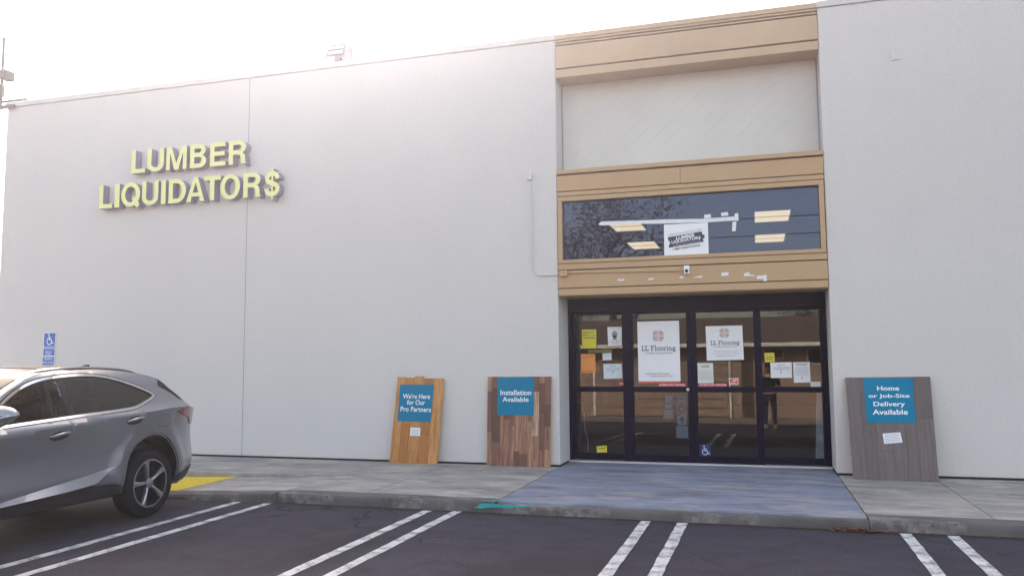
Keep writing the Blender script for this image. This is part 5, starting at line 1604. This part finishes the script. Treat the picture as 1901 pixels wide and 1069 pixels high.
MB().lathe([(0.0042, 0.0), (0.0062, 0.006), (0.004, 0.008)], (PX - .02, phone_y, 1.52), 'y', 16).build("phone_lens", M['chrome'], ph)

# low brown house over the way
HY = -18.5
house = thing("brown_house", "low brown house with a white gutter, mirrored in the entrance glass", "house", (-4, HY, 0))
MB().box(-16, 9, HY - 9, HY, 0.0, 2.55).build("wall", M['housewall'], house)
rf_ = MB()
rf_.add([(-16.6, HY + .55, 2.52), (9.6, HY + .55, 2.52), (9.6, HY - 4.5, 3.95), (-16.6, HY - 4.5, 3.95), (9.6, HY - 9.5, 2.52), (-16.6, HY - 9.5, 2.52)], [(0, 1, 2, 3), (3, 2, 4, 5), (0, 3, 5), (1, 4, 2), (0, 5, 4, 1)])
rf_.build("roof", M['houseroof'], house)
MB().bbox(-16.6, 9.6, HY + .52, HY + .66, 2.50, 2.64, 0.02).build("gutter", M['housewhite'], house)
gd = MB()
for i in range(7): gd.bbox(-6.35, -1.45, HY + .005, HY + .045, 0.02 + i * 0.31, 0.31 + i * 0.31, 0.015)
gdo = gd.build("garage_door", M['housewall'], house)
MB().box(-6.36, -1.44, HY, HY + .012, 0, 2.2).build("door_backing", M['tan_dark'], gdo)
MB().box(-1.44, -1.36, HY + .002, HY + .06, 0, 2.25).box(-6.44, -6.36, HY + .002, HY + .06, 0, 2.25).build("door_post", M['housewhite'], house)
MB().box(-1.0, -0.60, HY + .002, HY + .03, 0, 2.05).build("side_door", M['bark'], house)
for x0, x1, z0, z1 in ((-0.17, 0.45, 2.13, 2.42), (1.30, 2.1, 1.92, 2.42)):
    w_ = MB().box(x0 - .04, x1 + .04, HY + .002, HY + .04, z0 - .04, z1 + .04).build("window", M['housewhite'], house)
    MB().box(x0, x1, HY + .03, HY + .045, z0, z1).build("pane", M['black'], w_)

def tree(name, label, x, y, h, crown_r, seed, leaves, group="trees mirrored in the glass"):
    rnd = random.Random(seed)
    t = thing(name, label, "tree", (x, y, 0), group)
    wood = MB()
    tips = []
    def limb(p, d, l, r, lev):
        pts, rs = [p], [r]
        q = Vector(p); dd = Vector(d)
        n = 5
        for i in range(n):
            dd = (dd + Vector((rnd.uniform(-.16, .16), rnd.uniform(-.16, .16), rnd.uniform(-.03, .12)))).normalized()
            q = q + dd * l / n
            pts.append(tuple(q)); rs.append(r * (1 - 0.55 * (i + 1) / n))
        wood.tube(pts, rs, 8 if lev < 2 else 5)
        if lev >= 3:
            tips.extend(pts[2:]); return
        for k in range(4 if lev else 5):
            i = rnd.randint(2, n)
            a = rnd.uniform(0, 6.28)
            e = Vector((math.cos(a), math.sin(a), rnd.uniform(0.25, 0.9))).normalized()
            limb(pts[i], (dd * .5 + e).normalized(), l * rnd.uniform(.55, .75), rs[i] * .62, lev + 1)
        tips.append(pts[-1])
    limb((x, y, 0), (0.03, 0, 1), h * .42, h * .03, 0)
    wood.build("trunk", M['bark'], t, smooth=True)
    v, f = [], []
    for _ in range(leaves):
        c = Vector(rnd.choice(tips)) + Vector((rnd.gauss(0, .35), rnd.gauss(0, .35), rnd.gauss(0, .3)))
        s = rnd.uniform(.03, .065)
        a = Vector((rnd.uniform(-1, 1), rnd.uniform(-1, 1), rnd.uniform(-1, 1))).normalized()
        b = a.orthogonal().normalized()
        k = len(v)
        v += [c + a * s * 1.6, c + b * s, c - a * s * 1.6, c - b * s]
        f.append((k, k + 1, k + 2, k + 3))
    MB().add(v, f).build("crown", M['foliage'], t, fix=False)
tree("shade_tree", "open branched tree mirrored at the left of the upper window", -7.0, -29, 12.5, 4, 3, 3000)
tree("shade_tree", "fuller tree mirrored at the left edge of the upper window", -11.0, -31, 11.5, 4, 8, 3600)
tree("shade_tree", "low tree mirrored above the house roof in the door glass", 1.5, -30, 6.0, 3, 15, 5000)
for i, z in enumerate((7.1, 7.9)):
    pts = [(-40 + 8 * k, -27, z + 0.010 * (k - 5) ** 2) for k in range(11)]
    tag(MB().tube(pts, 0.022, 5).build("overhead_cable", M['black']), ["lower overhead cable mirrored in the upper window", "upper overhead cable mirrored in the upper window"][i], "cable", "overhead cables mirrored in the window")
# ------------------------------------------------------------------ hazy volume added to stand in for lens glare, lit from behind the roof
hz, hnt, hp = nmat("glare_haze_air")
hnt.nodes.remove(hp)
pvn = hnt.nodes.new("ShaderNodeVolumePrincipled")
pvn.inputs["Color"].default_value = (0.90, 0.89, 1.0, 1)
pvn.inputs["Density"].default_value = 0.0025
pvn.inputs["Anisotropy"].default_value = 0.84
hnt.links.new(pvn.outputs[0], hnt.nodes["Material Output"].inputs["Volume"])
hb_ = MB().box(-45, 45, -40, 30, -1.0, 16.0)
tag(hb_.build("glare_haze", hz), kind='stuff')
